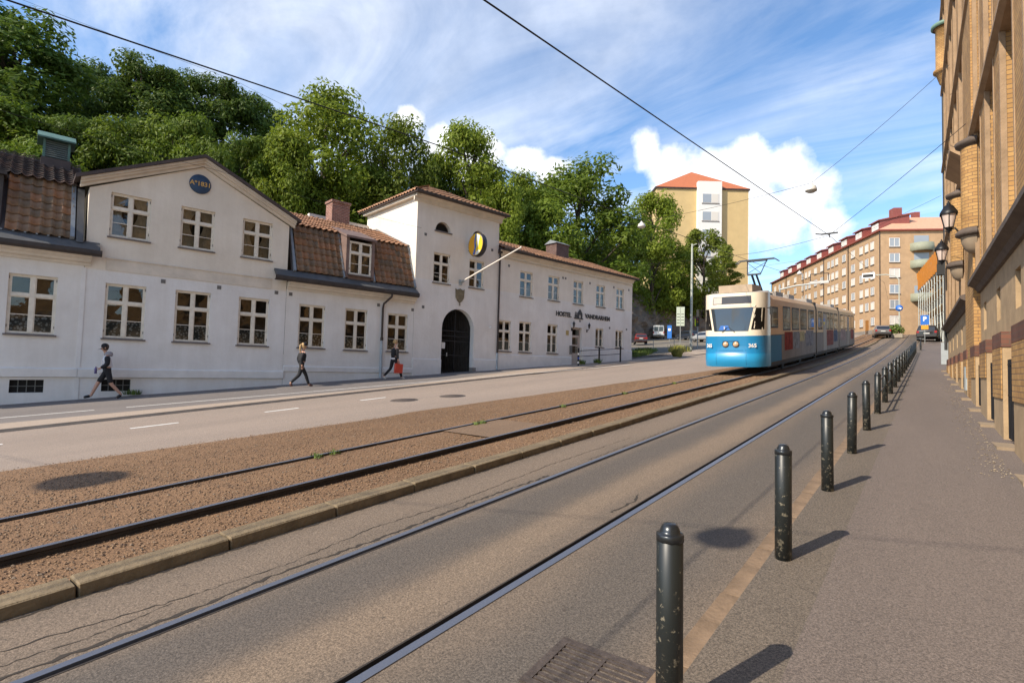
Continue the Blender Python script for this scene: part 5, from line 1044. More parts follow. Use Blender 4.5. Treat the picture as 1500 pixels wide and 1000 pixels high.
car('dark red car parked beside the hostel end wall',(-33.2,71.8,G(71.8)),RAD(28),(.20,.03,.025),4.3,1.8,1.5)
car('silver car parked with its nose behind the tram',(-26.6,80.2,G(80.2)),RAD(70),(.38,.39,.40),4.4,1.8,1.5)
car('dark blue car parked between the light pole and the van',(-32.6,89.,G(89)),RAD(60),(.03,.04,.06),4.4,1.8,1.5)
# ---------------------------------------------------------------- street furniture
def pole(name,label,cat,loc,h,r,m):
    t=thing(name,label,cat,loc); b=MB(); b.tube([(0,0,-.2),(0,0,h*.55),(0,0,h)],[r,r*.9,r*.7],10); b.build('pole',m,t); return t
LPM=mat('pale_green_pole',(.42,.44,.38),.6,var=.12)
t=pole('light_pole','tall pale steel pole rising in front of the rock wall','pole',(-19.67,54.8,G(54.8)),11.2,.13,LPM); b=MB(); b.tube([(0,0,11.0),(.5,0,11.15)],.04,6); b.build('arm',LPM,t); b=MB(); b.box(-.1,.1,-.13,.13,.6,1.3); b.build('hatch',STEEL,t)
t=pole('street_sign','tall white two-panel sign on a post among the weeds','sign',(-18.55,48.8,G(48.8)+.1),4.3,.04,STEEL)
for k,x in enumerate((-.19,.19)):
    b=MB(); b.box(x-.175,x+.175,-.06,-.04,2.45,4.25); pnl=b.build('panel',mat('panel_white_green',(.52,.58,.47),.5,var=.08),t); pnl.rotation_euler=(0,0,RAD(25))
    for j in range(4): g=MB(); z=2.7+j*.28; g.box(x-.13,x+.13,-.066,-.061,z,z+.05); g.build('line',RUB,pnl)
t=pole('traffic_signal','traffic signal with a yellow backing beside the light pole','signal',(-20.76,59.9,G(59.9)),3.3,.06,STEEL); b=MB(); b.box(-.17,.17,-.12,.12,2.5,3.5); hd=b.build('head',RUB,t); g=MB(); g.box(-.30,-.16,-.13,-.121,2.5,3.3); g.build('backing',mat('lime_yellow',(.55,.62,.02),.5),hd)
for k in range(3): g=MB(); g.lathe([(0,-.03),(.1,-.02),(.11,.0)],0,-.125,2.68+k*.3,12,'y'); g.build('lens',mat('lens_%d'%k,((.02,.10,.05),(.25,.15,.01),(.2,.02,.02))[k],.2),hd)
t=pole('blue_totem','blue standing banner sign by the parked van','sign',(-33.,82.2,G(82.2)),2.6,.04,STEEL); b=MB(); b.box(-.36,.36,-.05,.05,.5,2.6); b.build('board',mat('totem_blue',(.01,.13,.45),.5),t); b=MB(); b.box(-.2,.2,-.06,-.052,1.7,2.1); b.build('mark',WHITEP,t)
t=pole('parking_sign','blue P parking sign with an orange plate on a thin post','sign',(-.55,70.5,G(70.5)),3.0,.03,STEEL)
b=MB(); b.box(-.36,.36,-.05,-.03,2.0,3.0); sgn=b.build('panel',mat('parking_blue',(.01,.12,.46),.5),t); me=textmesh('P',.62,bold=.02); xf(me,Matrix.Translation((-.0,-.056,2.58))@Matrix.Rotation(RAD(90),4,'X')); me.materials.append(WHITEP); link('lettering',me,sgn); b=MB(); b.box(-.3,.3,-.05,-.03,1.5,1.92); b.build('lower_plate',mat('orange_plate',(.65,.28,.01),.5),t)
t=pole('arrow_sign','round blue arrow sign on the sign gantry post by the apartment block','sign',(-3.4,88.5,G(88.5)),8.0,.09,LPM); b=MB(); b.tube([(0,0,7.9),(-.4,0,8.4),(-1.4,0,8.7),(-3.3,0,8.75)],.07,8); b.build('arm',LPM,t); b=MB(); b.box(-4.2,-2.7,-.08,.08,8.35,9.1); b.build('gantry_board',WHITEP,t); b=MB(); b.box(-4.1,-2.9,-.1,-.085,8.5,8.9); b.build('board_print',RUB,t)
b=MB(); b.lathe([(0,-.02),(.42,-.02),(.42,0)],0,-.1,4.0,20,'y'); b.build('disc',_m['parking_blue'],t); b=MB(); b.prism([(-.28,3.94),(.05,4.0),(.02,4.12),(.30,3.98),(.1,3.76),(.08,3.88)],lambda p_,q,s_:(p_,s_,q),-.13,-.122); b.build('arrow',WHITEP,t)
t=pole('sign_gantry','grey arm holding a framed sign box above the tram roof','gantry',(-12.,58.5,G(58.5)),6.5,.1,STEEL); b=MB(); b.tube([(0,0,6.0),(1.5,0,6.3),(4.0,.0,6.45)],.08,8); b.build('arm',STEEL,t); b=MB(); b.box(2.7,4.3,-.1,.1,6.35,6.6); b.build('lamp_box',mat('box_pale',(.5,.48,.45),.5),t); b=MB()
for a in ((2.7,2.76),(4.24,4.3)): b.box(a[0],a[1],-.03,.03,6.6,7.35)
b.box(2.76,4.24,-.03,.03,7.29,7.35); b.build('frame',IRON,t)
b=MB(); b.box(-.14,.14,-.14,.14,-.2,.3); b.box(-.12,.12,-.12,.12,.32,.62); o=b.build('signal_head',RUB); o.location=(.35,31.,G(31)+4.6); tag(o,'small black signal box mounted on the far end of the brick wall','signal')
# railing by the hostel
t=thing('pavement_railing','black two-bar railing with a blue and white post outside the hostel','railing',(-16.95,29.2,G(29.2)+.07)); rp=[(-17.0,28.0),(-16.78,30.2),(-16.5,32.6)]
for k,(x,y) in enumerate(rp):
    b=MB(); b.tube([(x+16.95,y-29.2,G(y)-G(29.2)-.1),(x+16.95,y-29.2,G(y)-G(29.2)+1.0)],.055,8); b.lathe([(.06,0),(.05,.06),(0,.09)],x+16.95,y-29.2,G(y)-G(29.2)+1.0,8); q=b.build('post',IRON,t)
    if k==0:
        for j in range(3): g=MB(); g.tube([(x+16.95,y-29.2,G(y)-G(29.2)+.12+j*.26),(x+16.95,y-29.2,G(y)-G(29.2)+.25+j*.26)],.06,8); g.build('stripe',mat('stripe_blue',(.03,.08,.38),.5) if j==1 else WHITEP,q)
for (x0,y0),(x1,y1) in zip(rp,rp[1:]):
    for z in (.55,.9): b=MB(); b.tube([(x0+16.95,y0-29.2,G(y0)-G(29.2)+z),(x1+16.95,y1-29.2,G(y1)-G(29.2)+z)],.022,6); b.build('bar',IRON,t)
t=thing('pipe_fence','grey pipe fence along the grass beyond the hostel','fence',(-24.,58,G(58)))
fp=[(-24.5+.0*k,52+3.2*k) for k in range(7)]; fp=[(-26.6,50.),(-26.2,54),(-25.2,58),(-24.3,62),(-23.6,66)]
for x,y in fp: b=MB(); b.tube([(x+24,y-58,G(y)-G(58)-.1),(x+24,y-58,G(y)-G(58)+1.1)],.035,6); b.build('post',STEEL,t)
for (x0,y0),(x1,y1) in zip(fp,fp[1:]):
    for z in (.6,1.08): b=MB(); b.tube([(x0+24,y0-58,G(y0)-G(58)+z),(x1+24,y1-58,G(y1)-G(58)+z)],.028,6); b.build('bar',STEEL,t)
# low stone wall at the hostel end
t=thing('stone_wall','low rough stone wall at the end of the hostel','wall',(-19.8,38.5,G(38.5)))
SWM=mat('wall_stone',(.26,.22,.17),.9,var=.3,bump=.5); wm=[bevbox(.62,.45,.30,.04,'stone',SWM,.03) for _ in range(3)]
for j in range(4):
    for i in range(6):
        o=link('stone',random.choice(wm),t,(-.55+.1*i-.35,-1.6+.66*i+(.3 if j%2 else 0),.12+j*.29)); o.rotation_euler=(.05,random.uniform(-.03,.03),RAD(75)+random.uniform(-.05,.05))
# bicycle leaning by the bollards
t=thing('bicycle','dark bicycle leaning on the bollards near the black car','bicycle',(-.72,55.5,G(55.5)+.02),RAD(4))
for y in (-.52,.52):
    b=MB(); b.lathe([(.315,-.018),(.345,-.012),(.345,.012),(.315,.018),(.315,-.018)],0,y,.345,20,'x'); w=b.build('wheel',TYRE,t)
    g=MB()
    for k in range(8): a=math.pi*k/8; g.tube([(0,y+.32*math.cos(a),.345+.32*math.sin(a)),(0,y-.32*math.cos(a),.345-.32*math.sin(a))],.003,4)
    g.build('spokes',STEEL,w)
b=MB()
for a,c in (((0,-.52,.345),(0,-.08,.30)),((0,-.08,.30),(0,-.2,.80)),((0,-.2,.80),(0,.36,.82)),((0,.36,.82),(0,-.08,.30)),((0,-.52,.345),(0,-.2,.78)),((0,.38,.90),(0,.52,.345))): b.tube([a,c],.017,6)
b.build('frame',mat('bike_frame',(.03,.03,.035),.4),t); b=MB(); b.tube([(-.28,.30,.98),(0,.38,1.0),(.28,.30,.98)],.014,6); b.tube([(0,.38,.9),(0,.38,1.0)],.014,6); b.build('handlebar',STEEL,t); b=MB(); b.lathe([(0,-.02),(.09,-.01),(.10,.02),(0,.04)],0,-.22,.86,8); b.build('saddle',RUB,t)
# ---------------------------------------------------------------- brick apartment block at the top of the street
AB=mat('apartment_brick',(.44,.29,.165),.85,var=.14,vscale=1.2,bump=.1,bscale=8); RRF=mat('red_sheet_roof',(.24,.065,.05),.5,var=.15); PRF=mat('pale_tile_roof',(.55,.30,.19),.8,var=.12)
WFR=mat('white_window_frame',(.68,.66,.62),.5); FGL=mat('far_pane',(.30,.33,.36),.08,spec=.9); BLD_PANE=mat('blind_pane',(.62,.58,.52),.5)
dl=Vector((-.4917,.8708,0)); zb=8.1
ap=thing('apartment_block','long brick apartment block with red dormers at the top of the street','building',(-5.97,96.7,zb),math.atan2(dl.y,dl.x)); OFF[ap.name]=(0,0,-zb)
# local x along the left facade, local y = left of it (towards the viewer's left side is +y outward?)  outward normal of left facade is +y
LL,RW,ZE=50.4,26.,23.9
def boxpart(b,x0,x1,y0,y1,z0,z1): b.box(x0,x1,y0,y1,z0,z1)
b=MB(); b.box(0,LL,-RW,0,zb-1.5,ZE); hp(b,'wall',AB,ap)
b=MB(); b.box(-.35,LL+.3,-RW-.3,.35,ZE,ZE+.22); hp(b,'eave',mat('eave_red',(.25,.06,.04),.6),ap)
b=MB(); rz=ZE+.22; b.face((-.35,.35,rz),(LL,.35,rz),(LL,-6,rz+3.4),(5,-6,rz+3.4)); b.face((LL,-12.5,rz),(LL,-6,rz+3.4),(5,-6,rz+3.4),(5,-12.5,rz)); hp(b,'roof',RRF,ap)
b=MB(); b.face((-.35,.35,rz),(5,-6,rz+3.2),(5,-RW+6,rz+3.2),(-.35,-RW,rz)); hp(b,'hip_roof',PRF,ap)
b=MB(); b.box(4.2,5.6,-5.2,-4.0,rz+2.,rz+4.6); hp(b,'chimney',RRF,ap); b=MB(); b.box(5.,6.,-8.2,-7.4,rz+2.4,rz+4.1); hp(b,'chimney',RRF,ap)
cols=[(2.34,.5),(4.08,.5),(5.84,.5),(8.62,.62),(11.87,.62),(14.65,.5),(16.3,.5),(17.98,.5),(20.94,.62),(23.91,.62),(26.86,.5),(28.6,.5),(30.41,.5),(34.6,.62),(38.7,.62),(42,.5),(44.5,.5),(47.5,.62)]
rows_=[22.2,19.85,17.55,15.1,12.8,10.4]
wme={}
def fwin(t,pos,w,h,axis,blind):
    """far window: white frame box, pane sub-part, sill"""
    key=(w,h,axis)
    if key not in wme:
        a=MB(); 
        def bx(b,u0,u1,z0,z1,d0,d1):
            if axis=='y': b.box(u0,u1,d0,d1,z0,z1)
            else: b.box(-d1,-d0,u0,u1,z0,z1)
        for u0,u1,z0,z1 in ((-w,-w+.09,-h,h),(w-.09,w,-h,h),(-w+.09,w-.09,-h,-h+.09),(-w+.09,w-.09,h-.09,h),(-.04,.04,-h+.09,h-.09)): bx(a,u0,u1,z0,z1,-.02,.05)
        p=MB(); bx(p,-w+.05,w-.05,-h+.05,h-.05,-.05,.012); s_=MB(); bx(s_,-w-.06,w+.06,-h-.10,-h-.01,.0,.12); d=MB(); bx(d,-w-.03,w+.03,h+.005,h+.10,.0,.03)
        wme[key]=(a.mesh('window',WFR),{0:p.mesh('pane',FGL),1:p.mesh('pane',BLD_PANE)},s_.mesh('sill',SILL),d.mesh('lintel',mat('brick_lintel',(.28,.13,.07),.8)))
    a,p,s_,d=wme[key]; o=Vector(OFF.get(t.name,(0,0,0)))+Vector(pos)
    wo_=link('window',a,t,tuple(o)); link('pane',p[blind],wo_); link('sill',s_,wo_); link('lintel',d,wo_)
for x,w in cols:
    for z in rows_:
        if z<11 and x in (4.08,16.3): continue
        fwin(ap,(x,.0,z),w,.62,'y',1 if random.random()<.7 else 0)
for x in (1.93,10.5,13.,15.5):
    for z in rows_: fwin(ap,(0,-x,z),.72,.68,'x',1 if random.random()<.5 else 0)
for x in (.2,10.2,20.,30.,40.): b=MB(); b.tube([(x if x>1 else .0,.10,zb),(x if x>1 else .0,.10,ZE)],.07,6); hp(b,'downpipe',DP,ap)
b=MB(); b.box(3.6,4.5,-.02,.06,zb+.4,zb+2.6); hp(b,'entrance_door',mat('door_ochre',(.30,.13,.03),.6),ap); b=MB(); b.box(0.05,LL,.0,.06,zb-.5,zb+.95); hp(b,'plinth',mat('plinth_grey',(.22,.2,.18),.85,var=.15),ap)
for k in range(9):
    x=2.2+k*5.3; b=MB(); b.prism([(-1.,rz+.4),(-1.,rz+2.0),(-5.2,rz+2.9),(-5.2,rz+.4)],YS,x,x+2.7); b.prism([(-.7,rz+1.95),(-.7,rz+2.12),(-5.6,rz+3.2),(-5.6,rz+3.0)],YS,x-.2,x+2.9); dm=hp(b,'dormer',RRF,ap)
    g=MB()
    for j in (0,1): g.box(x+.35+j*1.05,x+1.25+j*1.05,-.99,-.93,rz+.75,rz+1.75)
    g.build('dormer_window',WFR,dm)
BALC=mat('balcony_green_grey',(.25,.26,.19),.7,var=.1)
for z in (21.2,18.6,13.6):
    b=MB(); b.lathe([(1.4,z-.45),(1.55,z-.3),(1.55,z+.75),(1.47,z+.75),(1.47,z-.2),(0,z-.2)],0,-5.6,0,16,'z',math.pi/2,3*math.pi/2); bl=hp(b,'balcony',BALC,ap)
    g=MB(); g.box(-.05,.0,-6.6,-4.6,z-.1,z+2.0); g.build('balcony_door',FGL,bl)
# scaffolded building on the right beyond the brick wall
SB_=thing('scaffolded_building','pale building front behind the scaffolding up the street','building',(1.9,66,G(66)),math.atan2(29,-3.6)); ob=MB(); ob.box(0,27,-9,-1.7,-2,10.); ob.box(0,27,-8.9,-1.8,10.,10.4); ob.build('wall',mat('render_tan',(.42,.29,.17),.85,var=.12),SB_)
for k in range(9):
    for z in (1.2,4.0,6.4): b=MB(); b.box(1.2+2.9*k,2.4+2.9*k,-1.75,-1.66,z,z+1.5); b.build('window',FGL,SB_)
sc=thing('scaffolding','steel scaffolding with an orange tarpaulin along its top','scaffolding',(1.9,66,G(66)),math.atan2(29,-3.6)); SCM=mat('scaffold_steel',(.55,.58,.54),.5,.5); SCP=mat('scaffold_plank',(.45,.30,.14),.8,var=.2)
for i in range(15):
    x=i*1.95
    for y in (-1.3,-.1):
        b=MB(); b.tube([(x,y,-1),(x,y,11.2)],.06,5); b.build('standard',SCM,sc)
for z in (1.2,3.1,5.0,6.9,8.8):
    for y in (-1.3,-.1): b=MB(); b.tube([(0,y,z+.95),(27.3,y,z+.95)],.035,5); b.build('ledger',SCM,sc)
    b=MB(); b.box(0,27.3,-1.25,-.15,z-.04,z+.02); b.build('plank_deck',SCP,sc)
for i in range(0,14,2):
    b=MB(); b.tube([(i*1.95,-.05,.2),((i+1)*1.95,-.05,5)],.03,5); b.build('brace',SCM,sc)
b=MB(); b.smooth=True
b.grid([[(x*.5,-.0+.10*math.sin(x*1.9+z),9.0+z*.62) for x in range(56)] for z in range(5)]); b.grid([[(x*.5,-.0+.10*math.sin(x*1.9+4)-1.4*k,11.48+.3*k) for x in range(56)] for k in (0,1)]); b.build('tarpaulin',mat('orange_tarpaulin',(.68,.24,.02),.6,var=.12),sc)
b=MB(); b.box(7.5,9.3,.13,.16,9.6,10.6); b.build('banner',WHITEP,sc)
# ---------------------------------------------------------------- yellow tower block on the rock
YL,YR=Vector((-50.6,117.,0)),Vector((-33.6,130.5,0)); yd=(YR-YL).normalized(); YW=(YR-YL).length
yb=thing('yellow_apartment_tower','yellow brick apartment tower with a white window bay and low red roof','building',(YL.x,YL.y,17.),math.atan2(yd.y,yd.x)); OFF[yb.name]=(0,0,-17)
YBR=mat('yellow_tower_brick',(.55,.40,.19),.85,var=.07,vscale=.6,bump=.1,bscale=6)
b=MB(); b.box(0,YW,0,14,12,44.8); hp(b,'wall',YBR,yb); b=MB(); b.box(-.3,YW+.3,-.3,14.3,44.8,45.1); hp(b,'eave',BROWNROOF,yb)
b=MB(); e=[(-.4,-.4,45.1),(YW+.4,-.4,45.1),(YW+.4,14.4,45.1),(-.4,14.4,45.1)]; a1,a2=(YW*.47,6,51.2),(YW*.53,8,51.2); b.face(e[0],e[1],a2,a1); b.face(e[1],e[2],a2); b.face(e[2],e[3],a1,a2); b.face(e[3],e[0],a1); hp(b,'roof',mat('orange_tower_roof',(.42,.13,.055),.75,var=.12),yb)
x0,x1=YW*.435,YW*.69; b=MB(); b.box(x0,x1,-1.2,0,14,46.4); hp(b,'white_bay',mat('bay_white',(.72,.70,.66),.7),yb)
for k in range(7):
    z=42.4-4.2*k; b=MB(); b.box(x0+.9,x1-.7,-1.26,-1.19,z-1.2,z+1.1); w=hp(b,'window',WFR,yb); g=MB(); g.box(x0+1.05,x0+3.0,-1.29,-1.262,z-1.05,z+.95); g.build('pane',FGL,w); g=MB(); g.box(x0+3.15,x1-.85,-1.29,-1.262,z-1.05,z+.95); g.build('pane',BLD_PANE,w); g=MB(); g.box(x0+.8,x1-.6,-1.36,-1.262,z-1.32,z-1.2); g.build('sill',SILL,w)
b=MB(); b.box(YW-.02,YW+.1,-.06,.3,12,44.8); hp(b,'corner_trim',_m['bay_white'],yb)
# ---------------------------------------------------------------- hillside, rock
def foot(y):
    pts=[(-60,facx(-60)-9),(46,facx(46)-9),(58,-33),(68,-40.5),(82,-41.2),(100,-42.2),(116,-36),(130,-24),(160,-5)]
    for (a,c),(d,e) in zip(pts,pts[1:]):
        if y<=d: return c+(e-c)*(y-a)/(d-a)
    return pts[-1][1]
def hillz(x,y):
    d=foot(y)-x; n=mnoise.noise(Vector((x*.07,y*.07,3.)))
    st=smooth01(52,72,y)
    return G(y)-.3+10.*smooth01(-.5,5.+14*(1-st),d)+.20*max(0,min(60,d-6))+n*1.2*smooth01(0,8,d)
b=MB(); b.smooth=True; b.grid([[(x,y,hillz(x,y)) for x in [foot(y)+.5-k*2.2 for k in range(12)]+[foot(y)-28-k*9 for k in range(12)]] for y in [-60+3*i for i in range(76)]])
struct(b.build('hillside',mat('hill_soil_grass',(.035,.05,.016),.95,var=.5,vscale=.6,bump=.5,bscale=4)))
RK=mat('dark_rock',(.075,.062,.052),.85,col2=(.24,.185,.13),vscale=.45,bump=.8,bscale=3.,detail=9.)
b=MB(); b.smooth=False; rows=[]
for i in range(110):
    y=58+i*.62; row=[]
    for j in range(24):
        v=j/23; x=foot(y)+2.0-4.2*v**1.4; top=hillz(foot(y)-5.2,y)+.4; z=G(y)-.4+(top-G(y)+.4)*v
        p_=Vector((x*.3,y*.28,z*.42)); q=mnoise.noise(p_)*1.5+mnoise.noise(p_*2.7)*.75+abs(mnoise.noise(p_*1.6+Vector((7,3,1))))*1.4+mnoise.noise(p_*6.)*.28
        row.append((x+q*(1-.5*v),y+mnoise.noise(p_*2+Vector((3,9,2)))*.6,z+mnoise.noise(p_*3.1)*.3))
    rows.append(row)
b.grid(rows); struct(b.build('rock_wall',RK))
# ---------------------------------------------------------------- trees
def leafmat(name,c1,c2,tr):
    m=bpy.data.materials.new(name); m.use_nodes=True; t=m.node_tree; t.nodes.clear(); lk=t.links.new
    o=t.nodes.new('ShaderNodeOutputMaterial'); at=t.nodes.new('ShaderNodeAttribute'); at.attribute_name='tint'; oi=t.nodes.new('ShaderNodeObjectInfo')
    r=t.nodes.new('ShaderNodeMix'); r.data_type='RGBA'; r.inputs['A'].default_value=(*c1,1); r.inputs['B'].default_value=(*c2,1); lk(at.outputs['Fac'],r.inputs['Factor'])
    hs=t.nodes.new('ShaderNodeHueSaturation'); mr=t.nodes.new('ShaderNodeMapRange'); mr.inputs['To Min'].default_value=.8; mr.inputs['To Max'].default_value=1.2; lk(oi.outputs['Random'],mr.inputs['Value']); lk(mr.outputs[0],hs.inputs['Value']); lk(r.outputs['Result'],hs.inputs['Color'])
    d=t.nodes.new('ShaderNodeBsdfPrincipled'); d.inputs['Roughness'].default_value=.55; d.inputs['Specular IOR Level'].default_value=.25; lk(hs.outputs[0],d.inputs['Base Color'])
    tl=t.nodes.new('ShaderNodeBsdfTranslucent'); lk(hs.outputs[0],tl.inputs['Color']); ms=t.nodes.new('ShaderNodeMixShader'); ms.inputs[0].default_value=tr; lk(d.outputs[0],ms.inputs[1]); lk(tl.outputs[0],ms.inputs[2]); lk(ms.outputs[0],o.inputs[0]); return m
LEAFS=[leafmat('leaf_dark',(.062,.11,.017),(.13,.185,.026),.4),leafmat('leaf_mid',(.085,.145,.015),(.185,.24,.028),.45),leafmat('leaf_light',(.13,.185,.016),(.25,.30,.032),.48),leafmat('leaf_sparse',(.13,.18,.02),(.25,.29,.037),.45)]
BARK=mat('bark',(.07,.052,.038),.95,var=.4,vscale=6,bump=.5,bscale=14)
def crown(seed,nl,ls,sparse,lm):
    """unit tree 10 m tall, 7 m wide: leaf sprays in clumps round limb ends"""
    rnd=random.Random(seed); cl=[]
    nc=62 if not sparse else 38
    for i in range(nc):
        t=rnd.random(); z=2.0+7.3*t**.9; env=3.5*math.sin(math.pi*min(1,(.16+.84*(z-1.6)/8.6)))**.62*(1. if z<7 else .95); a=rnd.random()*6.283; rr=env*(rnd.random()**.42)*.86
        cl.append((rr*math.cos(a),rr*math.sin(a),z,rnd.uniform(.65,1.35)*(1 if not sparse else .85),rnd.random()))
    v=[];f=[];tint=[]
    for i in range(nl):
        cx,cy,cz,cr,ct=rnd.choice(cl)
        d=Vector((rnd.gauss(0,1),rnd.gauss(0,1),rnd.gauss(.25,1))).normalized(); k=cr*(rnd.random()**.35)
        p=Vector((cx,cy,cz))+Vector((d.x*k,d.y*k,d.z*k*.72))
        n=(d*.8+Vector((rnd.gauss(0,.5),rnd.gauss(0,.5),.55+rnd.gauss(0,.4)))).normalized(); a_=n.orthogonal().normalized(); a_.rotate(Matrix.Rotation(rnd.random()*6.28,3,n)); b_=n.cross(a_)
        s_=ls*rnd.uniform(.6,1.25); i0=len(v)
        v+=[tuple(p-a_*s_),tuple(p+b_*s_*.45-n*s_*.12),tuple(p+a_*s_),tuple(p-b_*s_*.45-n*s_*.12)]; f.append((i0,i0+1,i0+2,i0+3)); tint.append(max(0,min(1,.45*ct+.55*rnd.random())))
    me=bpy.data.meshes.new('crown'); me.from_pydata(v,[],f); me.materials.append(lm); at=me.attributes.new('tint','FLOAT','FACE'); at.data.foreach_set('value',tint); me.update()
    b=MB(); b.tube([(0,0,-1.5),(.05,0,1),(.1,.05,3),(.0,.1,5.5),(.05,0,8)],[.26,.21,.17,.11,.04],8)
    for cx,cy,cz,cr,ct in cl[::2]:
        z0=max(1.2,cz-1.2-.5*math.hypot(cx,cy)); b.tube([(.05,.03,z0),(cx*.5,cy*.5,(z0+cz)/2+.15),(cx,cy,cz)],[.085,.05,.015],5)
    return me,b.mesh('trunk',BARK)
KIND=[[crown(11+k,19000,.145,False,LEAFS[0]) for k in range(2)],[crown(21+k,19000,.14,False,LEAFS[1]) for k in range(3)],[crown(31+k,17000,.14,False,LEAFS[2]) for k in range(2)],[crown(41,15000,.15,True,LEAFS[3])]]
TL={0:'dark green broadleaf tree on the slope behind the gabled house',1:'mid green leafy tree on the wooded slope behind the white houses',2:'light green tree behind the gate tower and hostel roofs',3:'sparse pale tree on the rock in front of the yellow tower'}
trees=[(-51.3,6.4,26.3,11.3,0),(-51.7,3.7,23.9,9.3,0),(-56.3,12.6,27.1,6.5,0),(-46.4,12.9,24.6,7.,0),(-46.6,15.3,24.8,6.,0),(-45.8,18.4,25.4,7.1,0),(-45.4,21.4,24.8,5.3,0),(-35.6,21.6,22.9,9.5,2),(-34.3,17.9,17.5,5.1,2),(-33.,26.3,21.3,6.8,2),(-34.,31.9,21.2,5.5,1),(-31.2,32.7,22.9,8.,2),(-30.2,38.8,20.5,7.1,2),(-27.9,33.2,17.4,5.1,2),(-28.5,46.4,23.4,13.5,1),(-27.3,38.8,17.2,8.1,1),(-42.,5.4,16.9,6.8,1),(-40.5,7.9,16.5,5.4,0),(-39.1,10.3,16.8,6.,1),(-37.5,12.7,17.6,5.3,1),(-35.8,15.4,17.2,5.4,1),(-34.6,17.6,16.3,5.1,2),(-34.3,20.5,15.5,5.4,2),(-32.8,24.2,16.6,5.7,1),(-31.5,27.8,16.9,5.4,2),(-33.,12.7,14.2,4.,1),(-38.1,6.,13.9,4.5,1),(-30.8,33.4,17.6,5.9,1),(-29.,40.1,15.2,7.1,1),(-32.4,30.9,16.,5.8,1),(-42.2,4.,16.,5.4,1),(-44.,-3.,19.,8.,1),(-50.,-6.,24.,9.,0)]
special=[(-41.5,94.5,36.2,13.5,2,'bright green tree on the rock wall beside the yellow tower'),(-37.5,111.1,32.6,13.5,3,'sparse pale green tree in front of the yellow tower bay'),(-41.5,104.8,28.8,11.2,2,'low bright green tree at the rock edge under the yellow tower'),(-43.6,87.7,27.8,9.8,1,'dark leafy tree at the rock edge nearest the hostel roof'),(-36.8,120.9,27.9,8.4,3,'small thin tree at the right corner of the yellow tower'),(-44.5,80,26,9,1,'leafy tree on the rock top behind the hostel roof end')]
cnt=[0]*4
def plant(x,y,zt,w,k,label,group):
    z0=hillz(x,y); h=max(4.,zt-z0); cm,tm=KIND[k][cnt[k]%len(KIND[k])]; cnt[k]+=1
    t=thing('broadleaf_tree',label,'tree',(x,y,z0),random.random()*6.28,group); s_=w/7.*1.08; t.scale=(s_,s_,h/10.)
    link('trunk',tm,t); link('crown',cm,t)
def tree_label(x,y,zt,w,k):
    s_=(Vector((x,y,0))-FA).dot(FU); b_='mansard house with the roof vent' if s_<-6.5 else 'gabled house' if s_<0 else 'dormer house' if s_<7 else 'gate tower' if s_<13 else 'middle of the hostel wing' if s_<22 else 'end of the hostel wing'
    return ('tall ' if zt-hillz(x,y)>13 else 'low ' if zt-hillz(x,y)<8 else 'medium ')+('wide ' if w>7.5 else 'slender ' if w<5.5 else '')+['dark','mid','light','pale'][k]+' green tree behind the '+b_
tl={}
for q in trees: tl[tree_label(*q)]=tl.get(tree_label(*q),0)+1
for x,y,zt,w,k in trees:
    lb=tree_label(x,y,zt,w,k); plant(x,y,zt,w,k,lb,'trees on the wooded slope')
for x,y,zt,w,k,lb in special: plant(x,y,zt,w,k,lb,None)
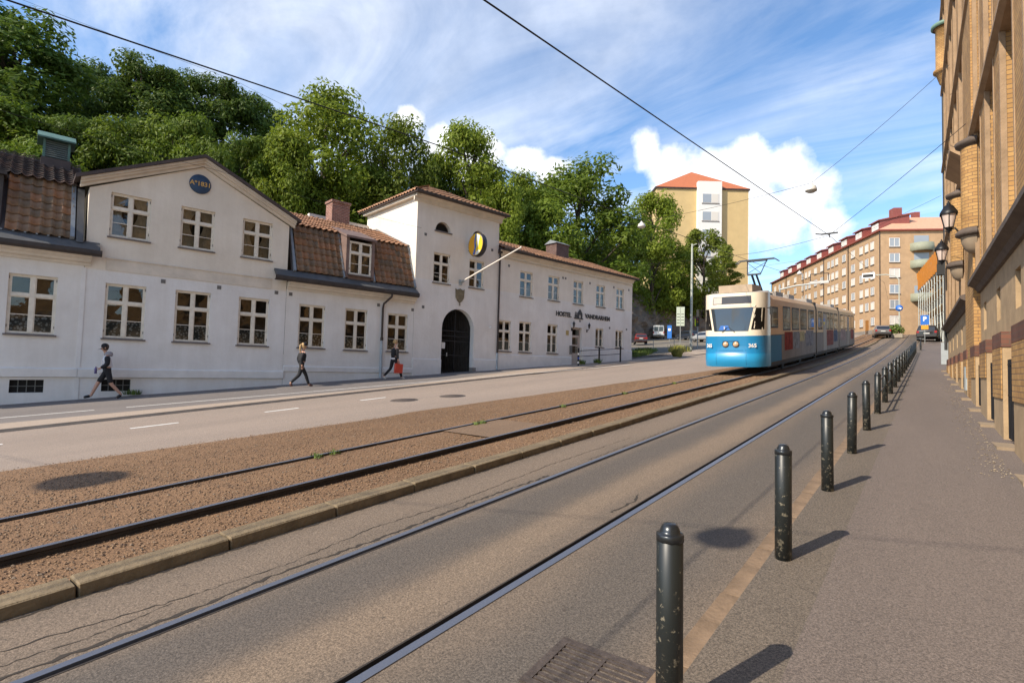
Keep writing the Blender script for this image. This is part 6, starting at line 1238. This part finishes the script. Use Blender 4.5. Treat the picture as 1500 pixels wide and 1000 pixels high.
# weeds and grass
def weeds(name,label,pts,n,h,lm,seed,cat='weeds'):
    rnd=random.Random(seed); b=MB()
    for i in range(n):
        x,y,z,rad=rnd.choice(pts); a=rnd.random()*6.28; r=rad*math.sqrt(rnd.random()); p=Vector((x+r*math.cos(a),y+r*math.sin(a),z)); hh=h*rnd.uniform(.4,1.); le=Vector((rnd.gauss(0,.3),rnd.gauss(0,.3),1)).normalized()*hh; sd_=Vector((math.cos(a+1),math.sin(a+1),0))*hh*.09
        b.face(p-sd_,p+sd_,p+le*.6+sd_*.7,p+le,p+le*.6-sd_*.7)
    return stuff(tag(b.build(name,lm),label,cat))
GRS=mat('weed_green',(.10,.15,.02),.7,var=.4,vscale=6)
weeds('grass','rough grass strip beside the stone wall beyond the hostel',[(-19.5-.55*k,40+1.7*k,G(40+1.7*k),1.1) for k in range(9)],2600,.45,GRS,1,'grass')
weeds('weeds','tall yellow-green weeds at the foot of the two-panel sign',[(-18.4,48.0,G(48.0)+.06,.5),(-18.9,49.8,G(49.8)+.06,1.1),(-18.2,47,G(47)+.06,.3),(-15.8,41,G(41)+.06,.35)],420,.85,mat('weed_yellow',(.20,.20,.04),.7,var=.3),2)
weeds('weeds','green weeds growing along the raised rails of the gravel track',[(-7.42,y_,G(y_)+.06,.10) for y_ in (4.6,4.9,8.2,8.4,11.5,15.,19.)]+[(-6.1,y_,G(y_)+.06,.12) for y_ in (18.5,19.3,20.6,21.)],700,.09,GRS,3)
weeds('weeds','bright weeds at the foot of the black hostel railing',[(-16.9,30.2,G(30.2)+.12,.25),(-17.1,28.6,G(28.6)+.12,.25)],260,.35,GRS,4)
weeds('weeds','weeds under the basement window behind the person in shorts',[(facx(6.2)+.15,6.2,G(6.2)+.12,.25)],120,.22,GRS,5)
t=thing('planter','green bush in a planter beside the blue arrow sign','planter',(-3.7,87.5,G(87.5))); b=MB(); b.box(-.7,.7,-.7,.7,0,.55); b.build('tub',mat('tub_stone',(.3,.26,.2),.8),t)
b=MB(); rnd=random.Random(5)
for i in range(700):
    d=Vector((rnd.gauss(0,1),rnd.gauss(0,1),rnd.gauss(.3,.8))).normalized()*rnd.uniform(.5,1.)*.95; p=Vector((0,0,1.0))+d; a=rnd.random()*6.28; q=Vector((math.cos(a),math.sin(a),rnd.uniform(-.5,.5)))*.13; r2=q.cross(d).normalized()*.07; b.face(p-q,p+r2,p+q,p-r2)
b.build('bush',GRS,t)
